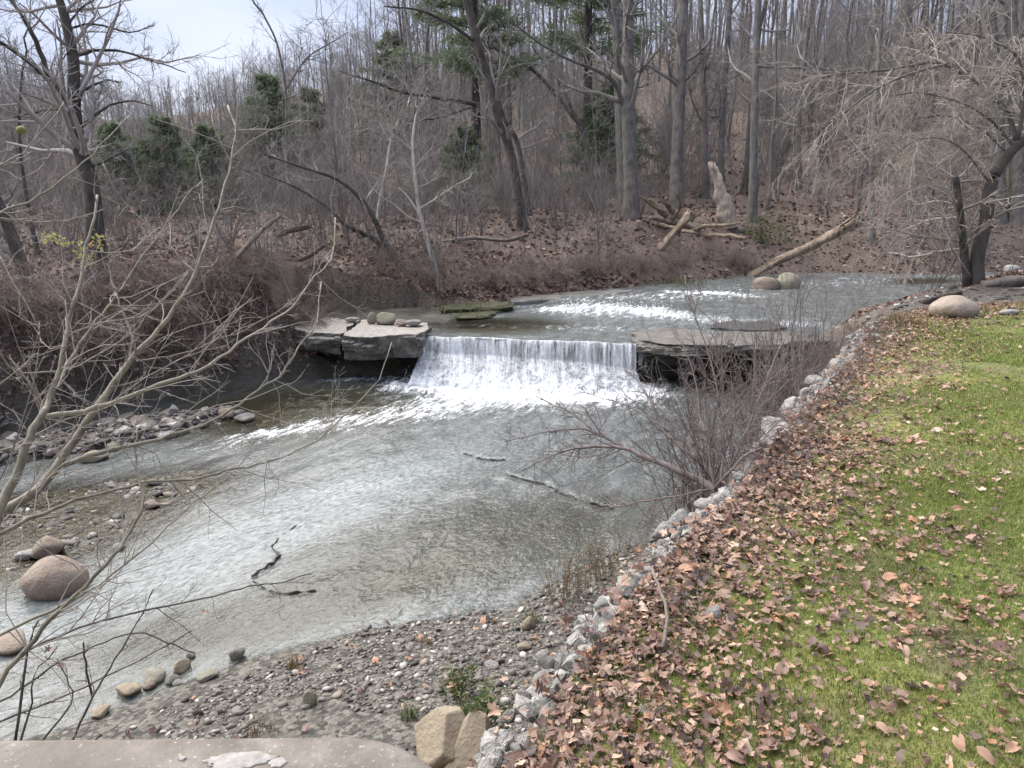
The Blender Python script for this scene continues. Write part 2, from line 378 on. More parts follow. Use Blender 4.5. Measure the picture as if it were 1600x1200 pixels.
rb = S((X-6)/2)*S((16.5+(X-6)*.42-Y)/2+.5)*(dG > 0); a_grav = np.maximum(a_grav, rb*.7)
t = NT('ground_soil'); p = t.pos()
n = t.noise(p, 1.6, 3, .62); nf = t.noise(p, 22, 2, .6); nm = t.noise(p, .55, 2, .5)
litter = t.ramp(nf, [(.3, (.055, .041, .035)), (.5, (.145, .108, .088)), (.66, (.24, .185, .152))])
litter = t.mix(t.fr(n, .45, .7, 0, .45), litter, (.06, .052, .038))
lawnc = t.ramp(nf, [(.3, (.075, .095, .027)), (.55, (.16, .19, .05)), (.72, (.245, .265, .085))])
lawnc = t.mix(t.fr(nm, .45, .62, 0, .75), lawnc, (.23, .225, .07)); lawnc = t.mix(t.fr(n, .46, .66, .05, .75), lawnc, (.15, .12, .08))
rockc = t.ramp(n, [(.35, (.048, .045, .036)), (.65, (.125, .118, .096))])
vo = t.n('ShaderNodeTexVoronoi'); vo.inputs['Scale'].default_value = 26; t.l(p, vo.inputs['Vector'])
vsep = t.n('ShaderNodeSeparateColor'); t.l(vo.outputs['Color'], vsep.inputs[0])
gravc = t.ramp(vsep.outputs[0], [(0, (.05, .046, .04)), (.5, (.11, .102, .088)), (1, (.20, .185, .158))])
c = t.mix(t.attr('rock'), litter, rockc); c = t.mix(t.attr('gravel'), c, gravc); c = t.mix(t.attr('lawn'), c, lawnc)
hgt = t.math('ADD', nf, t.math('MULTIPLY', n, 1.5))
M_GROUND = t.done(t.pr(c, .85, t.bump(hgt, .8, .05), .25))
V = np.stack([X, Y, Z], -1)
ground = obj('ground', mesh('ground', V, [grid_faces(len(xs), len(ys))], True, {'lawn': a_lawn, 'rock': a_rock, 'gravel': a_grav}), M_GROUND)
tag(ground, 'wooded valley ground with lawn, leaf-strewn banks and stream bed', kind='structure')

# ------------------------------------------------------------------ water
def water_mat(name):
    t = NT(name); fd = -2.6                                  # direction of flow
    pf = t.pos((1, .24, 1), .48); p = t.pos()
    n1 = t.noise(pf, 5.5, 3, .62); n2 = t.noise(t.pos((1, .5, 1), .62), 20, 3, .58)
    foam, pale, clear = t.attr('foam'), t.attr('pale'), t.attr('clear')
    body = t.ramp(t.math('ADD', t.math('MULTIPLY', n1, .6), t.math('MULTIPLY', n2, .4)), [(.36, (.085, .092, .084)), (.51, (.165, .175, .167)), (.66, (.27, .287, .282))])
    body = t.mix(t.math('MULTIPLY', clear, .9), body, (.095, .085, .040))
    body = t.mix(pale, body, t.ramp(n2, [(.36, (.16, .18, .176)), (.62, (.34, .37, .37))]))  # sky reflection painted in as a lighter body colour
    fn = t.noise(pf, 10, 4, .72); fn2 = t.noise(p, 34, 2, .6)
    f = t.math('ADD', foam, t.math('MULTIPLY', t.math('SUBTRACT', t.math('ADD', t.math('MULTIPLY', fn, .65), t.math('MULTIPLY', fn2, .35)), .5), 2.6))
    f = t.math('MULTIPLY', t.fr(f, .42, .72), t.fr(foam, .02, .12))
    col = t.mix(f, body, (.80, .82, .83))
    rg = t.fr(f, 0, 1, .09, .7)
    h = t.math('ADD', t.math('MULTIPLY', n1, .8), t.math('MULTIPLY', n2, .75)); nb = t.bump(h, .55, .045)
    sh = t.pr(col, rg, nb, .5, IOR=1.5)
    tr = t.n('ShaderNodeBsdfTransparent'); tr.inputs[0].default_value = (.80, .77, .62, 1)
    gl = t.n('ShaderNodeBsdfGlossy'); gl.inputs['Roughness'].default_value = .06; t.l(nb, gl.inputs['Normal'])
    fz = t.n('ShaderNodeFresnel'); fz.inputs[0].default_value = 1.33; t.l(nb, fz.inputs['Normal'])
    cl = t.n('ShaderNodeMixShader'); t.l(fz.outputs[0], cl.inputs[0]); t.l(tr.outputs[0], cl.inputs[1]); t.l(gl.outputs[0], cl.inputs[2])
    op = t.math('MAXIMUM', t.attr('opaque'), f)
    ms = t.n('ShaderNodeMixShader'); t.l(op, ms.inputs[0]); t.l(cl.outputs[0], ms.inputs[1]); t.l(sh, ms.inputs[2])
    return t.done(ms.outputs[0])
M_WATER = water_mat('stream_water')
def ell(X, Y, cx, cy, rx, ry, rot=0):
    c, s = math.cos(math.radians(rot)), math.sin(math.radians(rot)); x, y = X-cx, Y-cy
    return np.sqrt(((x*c+y*s)/rx)**2+((-x*s+y*c)/ry)**2)
CRACK = [[(-2.62, 8.6), (-2.75, 8.1), (-2.6, 7.75), (-2.72, 7.3), (-2.35, 7.0), (-2.0, 7.05)],
         [(-.75, 11.2), (-.45, 10.95), (-.1, 10.9)], [(-.1, 10.3), (.45, 9.9), (.75, 9.5), (1.3, 9.1)]]
def water_grid(x0, x1, y0, y1, st):
    xs = np.arange(x0, x1, st); ys = np.arange(y0, y1, st); X, Y = np.meshgrid(xs, ys); return X, Y, len(xs), len(ys)
X, Y, nu, nv = water_grid(-13, 6.7, .5, 16.35, .05)
ca, sa = math.cos(.48), math.sin(.48); fu = X*ca-Y*sa; fv = X*sa+Y*ca
wx = fbm(X*.6, Y*.6, 21, 3)*1.4
rip = fbm(fu*3.2+wx, fv*1.3+wx, 31, 4)*.055+fbm(fu*7.5+wx*2, fv*3, 35, 3)*.022
FB = [(-2.3, 15.3), (-1.2, 14.95), (0, 14.75), (1.4, 14.55), (2.7, 15.0)]     # foot of the fall
df = ldist(X, Y, FB)
pool = S(1.25-ell(X, Y, -4.2, 13.6, 2.6, 2.0, 15)); pool = np.maximum(pool, S(1.2-ell(X, Y, 5.0, 15.0, 1.6, 1.0)))
turb = np.exp(-df/.9)
foam = .85*np.exp(-(df/.5)**1.3)+.33*np.exp(-((ell(X, Y, -.9, 14.0, 2.6, 1.1, 18))**2))+.30*np.exp(-((ell(X, Y, 1.9, 14.2, 1.9, .9, -10))**2))
foam += .30*np.exp(-ell(X, Y, -2.6, 12.9, 2.2, .55, 32)**2)+.55*np.exp(-ell(X, Y, -3.3, 15.85, 1.2, .22, 8)**2)+.34*np.exp(-ell(X, Y, -4.2, 12.1, 1.6, .45, 40)**2)
foam += .10*np.exp(-ell(X, Y, 0, 12, 4, 2)**2)+.08*np.exp(-ell(X, Y, -3.8, 8.0, 2.8, 1.2, 45)**2)+.03
pale = .85*S(1.5-ell(X, Y, -3.0, 8.4, 3.6, .72, 52))+.35*S(1.3-ell(X, Y, -1.5, 11.2, 3.2, 1.5, 30))+.35*S(1.3-ell(X, Y, -6.3, 10.4, 2.4, .35, 34))  # zones whose reflected sky is put into the water colour
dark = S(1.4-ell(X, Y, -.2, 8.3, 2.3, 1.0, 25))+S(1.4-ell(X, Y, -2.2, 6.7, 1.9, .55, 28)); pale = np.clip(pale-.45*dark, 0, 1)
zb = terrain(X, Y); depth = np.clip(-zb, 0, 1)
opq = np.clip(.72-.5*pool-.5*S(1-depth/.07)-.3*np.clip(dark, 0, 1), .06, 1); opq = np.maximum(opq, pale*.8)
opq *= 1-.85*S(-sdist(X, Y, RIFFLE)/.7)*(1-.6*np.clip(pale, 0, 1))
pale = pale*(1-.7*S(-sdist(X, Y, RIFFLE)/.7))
Zw = rip*(1-.75*pool)+turb*(.05+fbm(X*5, Y*5, 44, 4)*.30)*S(df/.4+.3)
for ln in CRACK:                                         # thin shale edges the water steps over
    d = ldist(X, Y, ln); Zw -= .018*np.exp(-(d/.05)**2)*vn(X*5, Y*5, 7); foam += .12*np.exp(-((d-.10)/.06)**2)*vn(X*9, Y*9, 3); Zw += .006*np.exp(-((d-.14)/.06)**2)
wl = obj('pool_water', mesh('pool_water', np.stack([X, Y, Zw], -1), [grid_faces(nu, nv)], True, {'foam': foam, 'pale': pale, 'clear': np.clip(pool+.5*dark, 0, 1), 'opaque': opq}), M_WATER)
tag(wl, 'shallow grey-green stream water spreading below the fall', kind='structure')

X, Y, nu, nv = water_grid(-2.6, 24, 15.2, 29, .07)
LIP = lambda x: np.interp(x, [-1.9, 0, 2.53, 3.82, 5.83], [16.1, 15.76, 15.3, 15.0, 15.6])
rip = fbm(X*2.0, Y*3.5, 51, 4)*.07+fbm(X*6, Y*6, 52, 3)*.03
RAP = [(1.0, 19.6), (2.2, 20.0), (3.2, 19.4), (4.2, 18.3), (5.2, 17.6), (6.8, 17.3)]
RAP2 = [(4.6, 22.6), (6.0, 22.3), (7.0, 21.6)]
dr = ldist(X, Y, RAP); dr2 = ldist(X, Y, RAP2)
foam = .48*np.exp(-ell(X, Y, 2.6, 19.2, 1.7, .7, -12)**2)+.33*np.exp(-(dr/.4)**2)+.25*np.exp(-(dr2/.3)**2)+.32*np.exp(-ell(X, Y, 4.0, 21.5, 4, 1.1, 10)**2)+.10
foam += .30*np.exp(-ell(X, Y, 1.5, 17.2, 2.5, .5, -10)**2)+.25*np.exp(-ell(X, Y, 11, 25, 6, 1.2, 22)**2)
still = S(1.3-ell(X, Y, -.4, 17.6, 1.9, 1.2, 0))+S(1.2-ell(X, Y, 13.5, 25.2, 2.0, .9, 25))
stepz = -.0*X
Zu = UP+.02+rip*(1-.7*np.clip(still, 0, 1))+.13*np.exp(-ell(X, Y, 2.6, 19.3, 1.4, .5, -12)**2)*(.5+2*fbm(X*5, Y*5, 61, 4)+.4)
Zu += .10*S((dr-.0)/.5)*(Y > np.interp(X, [a for a, b in RAP], [b for a, b in RAP]))*S((X-.5)/1.)
Zu = np.where(Y < LIP(X), UP-.4-(LIP(X)-Y)*.6, Zu); opq = np.clip(.82-.65*np.clip(still, 0, 1), .1, 1)
X2 = X.copy()
keep = (sdist(X, Y, UPPER) < .55) & (Y > LIP(X)-.02)
f = grid_faces(nu, nv); f = f[keep.ravel()[f].all(1)]
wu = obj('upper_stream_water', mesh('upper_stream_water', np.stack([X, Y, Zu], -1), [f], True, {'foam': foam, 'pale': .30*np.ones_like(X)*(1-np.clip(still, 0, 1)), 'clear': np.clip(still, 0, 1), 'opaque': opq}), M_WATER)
tag(wu, 'rippled stream water running to the lip of the fall', kind='structure')

# the fall: thin curtain over dark shale, then white water sliding to the pool
nu, nv = 260, 70
u = np.linspace(-1.93, 2.52, nu); v = np.linspace(0, 1, nv); U, Vv = np.meshgrid(u, v)
lip = np.interp(U, [-1.95, 0, 2.53], [16.1, 15.76, 15.3]); foot = np.interp(U, [-1.95, -1, 0, 1.4, 2.6], [15.15, 14.92, 14.72, 14.5, 14.72])
kv = np.interp(U, [-1.95, -1, 1.0, 1.9, 2.55], [.34, .40, .44, .52, .62])          # where the free drop meets the slope
lipn = (vn(U*9, U*0, 71)-.5)*.06+(vn(U*2.1, U*0, 72)-.5)*.18
tt = np.clip(Vv/.34, 0, 1); ss = np.clip((Vv-.34)/.66, 0, 1)
drop = UP*kv; zf = UP+.03-drop*tt**1.8-(UP+.05-drop)*ss**1.05; yf = lip+lipn-.16*tt**.8-(lip-.16-foot)*ss+.03
xf = U+(-.30*np.clip(-U-1.2, 0, 1)+.14*np.clip(U-1.7, 0, 1))*ss
zf = zf+.05*(vn(U*3, U*0, 74)-.5)*(1-Vv)-.0*U; strand = fbm(U*11, Vv*2.2, 73, 3)+.6*fbm(U*2.5, Vv*1.0, 77, 2); blob = fbm(xf*6, Vv*7+U, 75, 4)
yf -= (strand*.06*tt+blob*.20*ss); zf += .10*blob*ss
fall = obj('waterfall', mesh('waterfall', np.stack([xf, yf, zf], -1), [grid_faces(nu, nv)], True, {'fu': U, 'fv': Vv}), None)
t = NT('falling_water'); cx = t.n('ShaderNodeCombineXYZ'); t.l(t.attr('fu'), cx.inputs[0]); t.l(t.attr('fv'), cx.inputs[1])
def st(sx, sy):
    m = t.n('ShaderNodeMapping'); m.inputs['Scale'].default_value = (sx, sy, 1); t.l(cx.outputs[0], m.inputs[0]); return m.outputs[0]
sa_ = t.noise(st(12, 1.5), 1, 5, .72); sb_ = t.noise(st(9, 9), 1, 4, .72); sc_ = t.noise(st(34, 22), 1, 2, .6)
w = t.fr(t.attr('fv'), .22, .45)
d_ = t.math('ADD', t.math('MULTIPLY', sa_, t.math('SUBTRACT', 1.0, t.math('MULTIPLY', w, .6))), t.math('MULTIPLY', w, t.math('ADD', t.math('MULTIPLY', sb_, .42), t.math('MULTIPLY', sc_, .20))))
d_ = t.math('ADD', d_, t.fr(t.attr('fv'), .6, 1, 0, .10))
big = t.noise(st(2.2, .5), 1, 2, .5); d_ = t.math('ADD', d_, t.math('MULTIPLY', t.math('SUBTRACT', big, .5), .34))
dens = t.fr(d_, .37, .60, .16, 1)
hh = t.math('ADD', sa_, t.math('ADD', sb_, sc_))
white = t.pr(t.mix(t.fr(sc_, .3, .7), (.66, .70, .73), (.86, .87, .88)), .35, t.bump(hh, .7, .05), .5)
trn = t.n('ShaderNodeBsdfTransparent'); trn.inputs[0].default_value = (.82, .84, .84, 1)
msx = t.n('ShaderNodeMixShader'); t.l(dens, msx.inputs[0]); t.l(trn.outputs[0], msx.inputs[1]); t.l(white, msx.inputs[2])
fall.data.materials.append(t.done(msx.outputs[0]))
tag(fall, 'white water pouring over the stone ledge into the pool', kind='structure')
# dark rock face behind the fall and below the slabs
nu, nv = 90, 26
u = np.linspace(-2.4, 6.3, nu); v = np.linspace(0, 1, nv); U, Vv = np.meshgrid(u, v)
lip = np.interp(U, [-1.95, 0, 2.53, 3.82, 5.83], [16.1, 15.76, 15.3, 15.35, 15.8])+.12
ft = np.interp(U, [-2.4, -1, 0, 1.4, 2.6, 3.4, 6.3], [15.75, 15.25, 15.0, 14.85, 15.3, 15.9, 16.1])
zz = UP-.05-(UP+.25)*Vv; yy = lip+.10*(Vv < .02)*5+np.where(Vv < .35, .08*Vv, (ft-lip)*((Vv-.35)/.65)+.03)
lay = np.floor(Vv*9)/9; yy += .10*(vn(U*3, lay*40, 81)-.5)+.05*fbm(U*5, Vv*9, 82); zz += .03*fbm(U*4, Vv*6, 83)
lf = obj('ledge_face', mesh('ledge_face', np.stack([U, yy, zz], -1), [grid_faces(nu, nv)], False), M_DARKROCK)
tag(lf, 'dark wet layered shale behind the falling water', kind='structure')

for k, (ln, lab) in enumerate(zip(CRACK, ('dark crooked shale edge in the shallow water nearest the gravel bar', 'short dark shale edge breaking the water below the fall', 'long dark shale edge in the water left of the leaning shrub'))):
    q = spline([(x, y, .004) for x, y in ln], 9, .010, np.random.default_rng(k)); q[:, 2] -= .006*vn(np.arange(len(q))*.5, np.zeros(len(q)), 9+k); r_ = .004+.017*vn(np.arange(len(q))*.7, np.zeros(len(q)), 5+k)
    tag(obj('shale_edge', Bag().tube((q-q[0])[None], r_[None], 6, True).mesh('shale_edge', False), M_DARKROCK, loc=q[0]), lab, 'rock ledge')
# ------------------------------------------------------------------ stone slabs at the fall
def slab(name, label, top, z0, z1, seed, mat=M_SLAB, under=.35, rough=.05, per=12):
    """cap rock: straight-broken outline (plan), layered sides, a broken underside that rises towards the back"""
    top = np.asarray(top, float); rng = np.random.default_rng(seed); m = len(top)
    top = np.concatenate([top[k]+(top[(k+1) % m]-top[k])*np.linspace(0, 1, per, endpoint=False)[:, None] for k in range(m)])
    n = len(top); c = top.mean(0); nrm = (top-c)/np.linalg.norm(top-c, axis=1, keepdims=True); arc = np.linspace(0, m, n, endpoint=False)
    top = top+nrm*(rough*2.6*fbm(top[:, 0]*3, top[:, 1]*3, seed+2, 4))[:, None]; hgt = z1-z0; rings = []
    prof = [(0, 1), (.4, 1), (.75, 1), (.93, 1), (.985, .995)]+[(1., q) for q in np.linspace(.96, .05, 13)]+[(.95, .0), (.7, 0), (0, 0)]
    und = under*hgt*np.clip(.5+.9*fbm(top[:, 0]*.9, top[:, 1]*.9, seed+9, 2), 0, 1)
    for k, (f, q) in enumerate(prof):
        P = c+(top-c)*f; side = 4 <= k <= 18
        if side:
            lay = np.floor(q*2.6+1.6*fbm(arc*.7, arc*0, seed+4, 3))
            off = rough*(1.0*(vn(arc*.8+lay*7.3, lay*3.1, seed)-.5)+2.2*fbm(arc*1.6, q*3+0*arc, seed+1, 5))-.05*max(0, .5-q)
            P = P+nrm*off[:, None]
        z = z1-(1-q)*(hgt-und)+(.05 if k < 5 else .025)*fbm(P[:, 0]*2.2, P[:, 1]*2.2, seed+5, 4)*1.6
        rings.append(np.column_stack([P, z]))
    V = np.concatenate(rings); idx = np.arange(len(rings)*n).reshape(len(rings), n); nx = np.roll(idx, -1, 1)
    F = np.stack([idx[:-1], nx[:-1], nx[1:], idx[1:]], -1).reshape(-1, 4)[:, ::-1]
    return tag(obj(name, mesh(name, V, [F], False), mat), label, 'ledge rock')
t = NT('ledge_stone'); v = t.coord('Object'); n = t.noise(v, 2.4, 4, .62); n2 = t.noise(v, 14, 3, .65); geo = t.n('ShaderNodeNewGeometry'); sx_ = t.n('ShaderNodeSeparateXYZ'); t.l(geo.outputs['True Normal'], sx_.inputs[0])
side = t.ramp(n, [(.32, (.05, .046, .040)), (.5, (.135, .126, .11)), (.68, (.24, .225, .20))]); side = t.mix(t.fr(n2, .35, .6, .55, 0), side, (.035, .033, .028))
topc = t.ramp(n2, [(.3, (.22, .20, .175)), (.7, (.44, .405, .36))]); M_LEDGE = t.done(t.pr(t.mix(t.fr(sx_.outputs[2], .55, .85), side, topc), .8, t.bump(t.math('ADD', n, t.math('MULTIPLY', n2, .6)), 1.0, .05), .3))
M_LEDGEW = stone('damp_ledge_stone', (.06, .056, .048), (.165, .15, .13), (.28, .255, .225), 3, 1.0, .5)
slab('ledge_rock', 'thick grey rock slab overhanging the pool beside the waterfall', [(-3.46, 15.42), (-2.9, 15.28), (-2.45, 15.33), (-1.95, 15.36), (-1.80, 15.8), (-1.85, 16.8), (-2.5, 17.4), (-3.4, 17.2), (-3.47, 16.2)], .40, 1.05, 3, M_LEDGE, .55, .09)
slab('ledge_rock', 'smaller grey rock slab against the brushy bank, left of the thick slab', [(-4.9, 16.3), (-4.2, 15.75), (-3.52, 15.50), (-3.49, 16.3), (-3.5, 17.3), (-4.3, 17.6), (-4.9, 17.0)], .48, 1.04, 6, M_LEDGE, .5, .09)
slab('ledge_rock', 'flat beige ledge slab with dark undercut right of the waterfall', [(2.50, 15.30), (3.0, 15.02), (3.5, 14.98), (4.3, 14.9), (4.5, 15.4), (4.3, 16.6), (3.2, 16.8), (2.6, 16.2)], .66, .93, 9, M_LEDGEW, .4, .14)
slab('ledge_rock', 'low wet ledge slab behind the twiggy brush by the wall', [(4.42, 14.98), (5.3, 15.1), (6.1, 15.5), (6.3, 16.2), (5.4, 16.6), (4.5, 16.5)], .62, .91, 12, M_LEDGEW, .4, .14)

# ------------------------------------------------------------------ bridge parapet under the camera
def prism(outline, z0, z1, bev=.02):
    P = np.asarray(outline, float); n = len(P); c = P.mean(0)
    d = np.roll(P, -1, 0)-np.roll(P, 1, 0); nr = np.column_stack([d[:, 1], -d[:, 0]]); nr /= np.linalg.norm(nr, axis=1, keepdims=True)
    rings = [np.column_stack([P, np.full(n, z0)]), np.column_stack([P, np.full(n, z1-bev)]), np.column_stack([P-nr*bev*.3, np.full(n, z1-bev*.3)]), np.column_stack([P-nr*bev, np.full(n, z1)])]
    V = np.concatenate(rings); idx = np.arange(4*n).reshape(4, n); nx = np.roll(idx, -1, 1)
    return V, np.stack([idx[:-1], nx[:-1], nx[1:], idx[1:]], -1).reshape(-1, 4), idx[3][None]
t = NT('weathered_concrete'); v = t.coord('Object'); n = t.noise(v, 9, 5, .65); n2 = t.noise(v, 90, 2, .6); n3 = t.noise(v, 3, 2)
c = t.ramp(n, [(.33, (.115, .10, .083)), (.55, (.185, .163, .138)), (.70, (.25, .222, .19))]); c = t.mix(t.fr(n2, .62, .72, 0, .6), c, (.48, .45, .42)); c = t.mix(t.fr(n2, .28, .38, .5, 0), c, (.10, .082, .07))
c = t.mix(t.fr(n3, .5, .65, 0, .35), c, (.20, .172, .15))
M_CONC = t.done(t.pr(c, .85, t.bump(t.math('ADD', n, t.math('MULTIPLY', n2, .7)), .35, .006), .25))
cx0, cy0, rr_ = -.285, .90, .215
arc = [(cx0+rr_*math.sin(a), cy0+rr_*math.cos(a)) for a in np.linspace(math.pi, 0, 20)]
arc = [(-9, .70), (-4, .69)]+arc+[(-1.0, 1.105), (-4, 1.06), (-9, 1.0)]
V, F, cap = prism(arc, .0, 3.1, .018)
par = obj('concrete_parapet', Bag().mesh if False else mesh('concrete_parapet', V, [F, cap], True), M_CONC)
tag(par, 'weathered brown concrete parapet with rounded end and peeled patches', 'parapet')
t = NT('pale_patch'); t_n = t.noise(t.coord('Object'), 60, 3, .6); M_PATCH = t.done(t.pr(t.ramp(t_n, [(.35, (.25, .232, .21)), (.65, (.38, .36, .335))]), .85, t.bump(t_n, .4, .003)))
for (px, py, rx, ry, sd) in ((372, 1190, .055, .020, 1), (435, 1192, .014, .010, 2), (285, 1186, .007, .0045, 3), (330, 1196, .006, .004, 5)):
    q = Gz(px, py, 3.1); a = np.linspace(0, 2*math.pi, 40, endpoint=False); r = 1+.5*fbm(np.cos(a)*2.2+sd*5, np.sin(a)*2.2, sd, 3)*2
    ou = np.column_stack([q[0]+rx*r*np.cos(a), q[1]+ry*r*np.sin(a)]); V, F, cap = prism(ou, 3.098, 3.1025, .0015)
    obj('patch', mesh('patch', V, [F, cap], True), M_PATCH, par)
V, F, cap = prism([(-9, -4), (-.15, -4), (-.15, .66), (-9, .66)], 2.0, 2.4, .01)
tag(obj('bridge_deck', mesh('bridge_deck', V, [F, cap]), M_CONC), 'concrete footbridge deck behind the parapet', kind='structure')

# ------------------------------------------------------------------ boulders and stones
BLD = [rock_mesh('boulder_shape', 3+k, 4, s, .09, .8) for k, s in enumerate([(1.0, .8, .62), (.95, .9, .75), (1, .95, .85), (1.1, .8, .7), (1, .85, .6)])]
ANG = [rock_mesh('stone_shape', 43+k, 3, s_, .12, 1.0, None, 6) for k, s_ in enumerate([(1.0, .8, .5), (.95, .8, .55), (1, .75, .6), (1.1, .7, .45), (1, .85, .5)])]
for m_ in ANG: m_.polygons.foreach_set('use_smooth', [True]*len(m_.polygons))
def boulder(px0, px1, pyb, pyt, label, shape, mat, zoff=0, rz=0, name='boulder', d=None, sink=.18):
    g, dd = ground_at((px0+px1)/2, pyb, d0=d or 3) if d is None else (A((px0+px1)/2, pyb, d), d)
    if d is None:
        lv = UP+.02 if g[1] > 15.3 and g[2] < UP+.02 else (0 if g[2] < 0 and g[1] < 15.3 else None)
        if lv is not None: g = Gz((px0+px1)/2, pyb, lv); dd = g[1]*CT+(CAM_H-g[2])*ST
    w = (px1-px0)/FPX*dd; h = (pyb-pyt)/FPX*dd; se = (CAM_H-g[2])/np.hypot(CAM_H-g[2], g[1]); h = max((h-.45*w*se)/math.sqrt(1-se*se), .30*w)
    LIB = BLD if name == 'boulder' else ANG; me = LIB[shape].copy() if LIB[shape].materials else LIB[shape]
    if me.materials: me.materials[0] = mat
    co = np.zeros(len(me.vertices)*3); me.vertices.foreach_get('co', co); co = co.reshape(-1, 3); e = co.max(0)-co.min(0)
    o = obj(name, me, mat, loc=(g[0], g[1]+w*.35, g[2]+h*(.5-sink)+zoff), rot=(0, 0, rz), scl=(w/e[0], w*.85/e[1], h*(1+sink)*1.12/e[2]))
    return tag(o, label, 'boulder' if name == 'boulder' else 'stone')
boulder(20, 116, 938, 868, 'rounded tan boulder in the shallows at the photo\'s left edge', 4, M_BOULDER, 0, .5)
boulder(42, 96, 872, 836, 'angular pinkish rock just behind the rounded tan boulder', 3, M_BOULDER, 0, 1.2, 'rock')
boulder(22, 54, 875, 858, 'small flat whitish rock beside the angular pinkish rock', 0, M_GABION, 0, 0, 'rock')
boulder(-25, 36, 1020, 1002, 'reddish rock in the water cut by the photo\'s left border', 0, M_BOULDER, 0, 2, 'rock')
boulder(1179, 1223, 457, 430, 'pinkish boulder, left one of the touching pair in the upper stream', 1, M_BOULDER, 0, .4)
boulder(1215, 1258, 456, 424, 'olive grey boulder, right one of the touching pair in the upper stream', 2, M_BOULDERG, 0, 1.0)
boulder(1466, 1542, 497, 460, 'low pinkish boulder at the far edge of the lawn', 4, M_BOULDER, 0, .2)
boulder(1574, 1598, 425, 413, 'pale boulder above the logs at the far right', 1, M_GABION, 0, 0)
boulder(1570, 1600, 493, 482, 'flat pale stone right of the low pinkish lawn boulder', 0, M_GABION, 0, 0, 'stone')
boulder(1310, 1333, 441, 434, 'flat white stone in the upper stream right of the boulder pair', 0, M_GABION, 0, 0, 'stone')
for (a, b, c, d, lab, sh, m) in ((573, 588, 505, 489, 'small round grey stone left of the olive stone on the slab', 2, M_BOULDERG), (585, 619, 506, 487, 'smooth olive stone sitting on the rock slab', 1, M_BOULDERG),
                         (617, 637, 508, 498, 'small pinkish stone right of the olive stone on the slab', 1, M_BOULDER), (634, 662, 509, 503, 'thin flat grey stone near the lip of the fall', 0, M_SLAB), (540, 562, 503, 497, 'pale flat stone at the back of the rock slab', 0, M_GABION)):
    g = Gz((a+b)/2, c-2, 1.11); boulder(a, b, c, d, lab, sh, m, 0, 0, 'stone', g[1]/(CT+(600-c)/FPX*ST), .12)
for k, (a, b, c, d, lab, m) in enumerate(((358, 383, 1032, 1010, 'pale grey stone at the water\'s edge, furthest out of the gravel stones', M_GABION), (262, 292, 1052, 1030, 'cream rounded stone at the water\'s edge', M_SANDST), (213, 254, 1068, 1048, 'dark mossy flat stone half in the water', M_BOULDERG),
        (252, 276, 1070, 1054, 'blue grey stone touching the dark mossy stone', M_SLAB), (134, 167, 1126, 1108, 'yellowish speckled stone near the concrete parapet', M_SANDST), (176, 214, 1090, 1074, 'pale yellow green stone at the waterline', M_SANDST), (470, 494, 1106, 1080, 'dark brown upright stone in the middle of the gravel', M_BOULDERG),
        (218, 242, 1076, 1066, 'pink brown oblong stone below the dark mossy stone', M_BOULDER), (265, 283, 1072, 1062, 'small white stone below the blue grey stone', M_GABION), (300, 335, 1068, 1052, 'olive flat stone on the gravel edge', M_BOULDERG), (286, 303, 1032, 1018, 'small white stone lying in the water\'s edge', M_GABION),
        (757, 783, 1046, 1034, 'pale flat stone on bare mud by the gabion wall', M_GABION), (812, 838, 985, 965, 'tan block beside the green tuft below the wall', M_SANDST), (835, 862, 1032, 1016, 'whitish flat stone against the gabion foot', M_GABION), (806, 830, 1018, 1004, 'brown square stone left of the gabion foot', M_SANDST),
        (360, 394, 660, 648, 'dark flat slab of shale at the end of the far gravel bar', M_SLAB), (258, 280, 648, 634, 'whitish block on the far gravel bar', M_GABION), (335, 365, 655, 640, 'pinkish block near the tip of the far gravel bar', M_BOULDER), (120, 165, 722, 703, 'large tan flat stone at the edge of the far gravel bar', M_SANDST), (160, 185, 704, 690, 'dark rounded stone on the far gravel bar', M_BOULDERG),
        (240, 270, 686, 672, 'pale rounded stone on the far gravel bar\'s stream side', M_GABION), (285, 303, 672, 660, 'dark round stone beside pale stones on the far bar', M_BOULDERG), (172, 196, 860, 848, 'pale little rock breaking the riffle', M_GABION), (222, 248, 795, 780, 'brown rock breaking the riffle right of the boulder', M_BOULDER))):
    boulder(a, b, c, d, lab, k % 5, m, 0, k*1.1, 'stone')
def block(px, py, z, sx, sy, sz, rot, label, seed):
    me = rock_mesh('sandstone_block', seed, 5, (sx, sy, sz), .05, .8, None, 11); g = Gz(px, py, z)
    return tag(obj('sandstone_block', me, M_SANDST, loc=g, rot=rot), label, 'rock')
block(682, 1168, .98, .36, .42, .62, (.2, .1, .5), 'upright tan sandstone block beside the rounded parapet end', 21)
block(728, 1196, .95, .44, .40, .60, (-.1, .25, 1.1), 'pinkish tan sandstone block between the parapet and the gabion wall', 25)

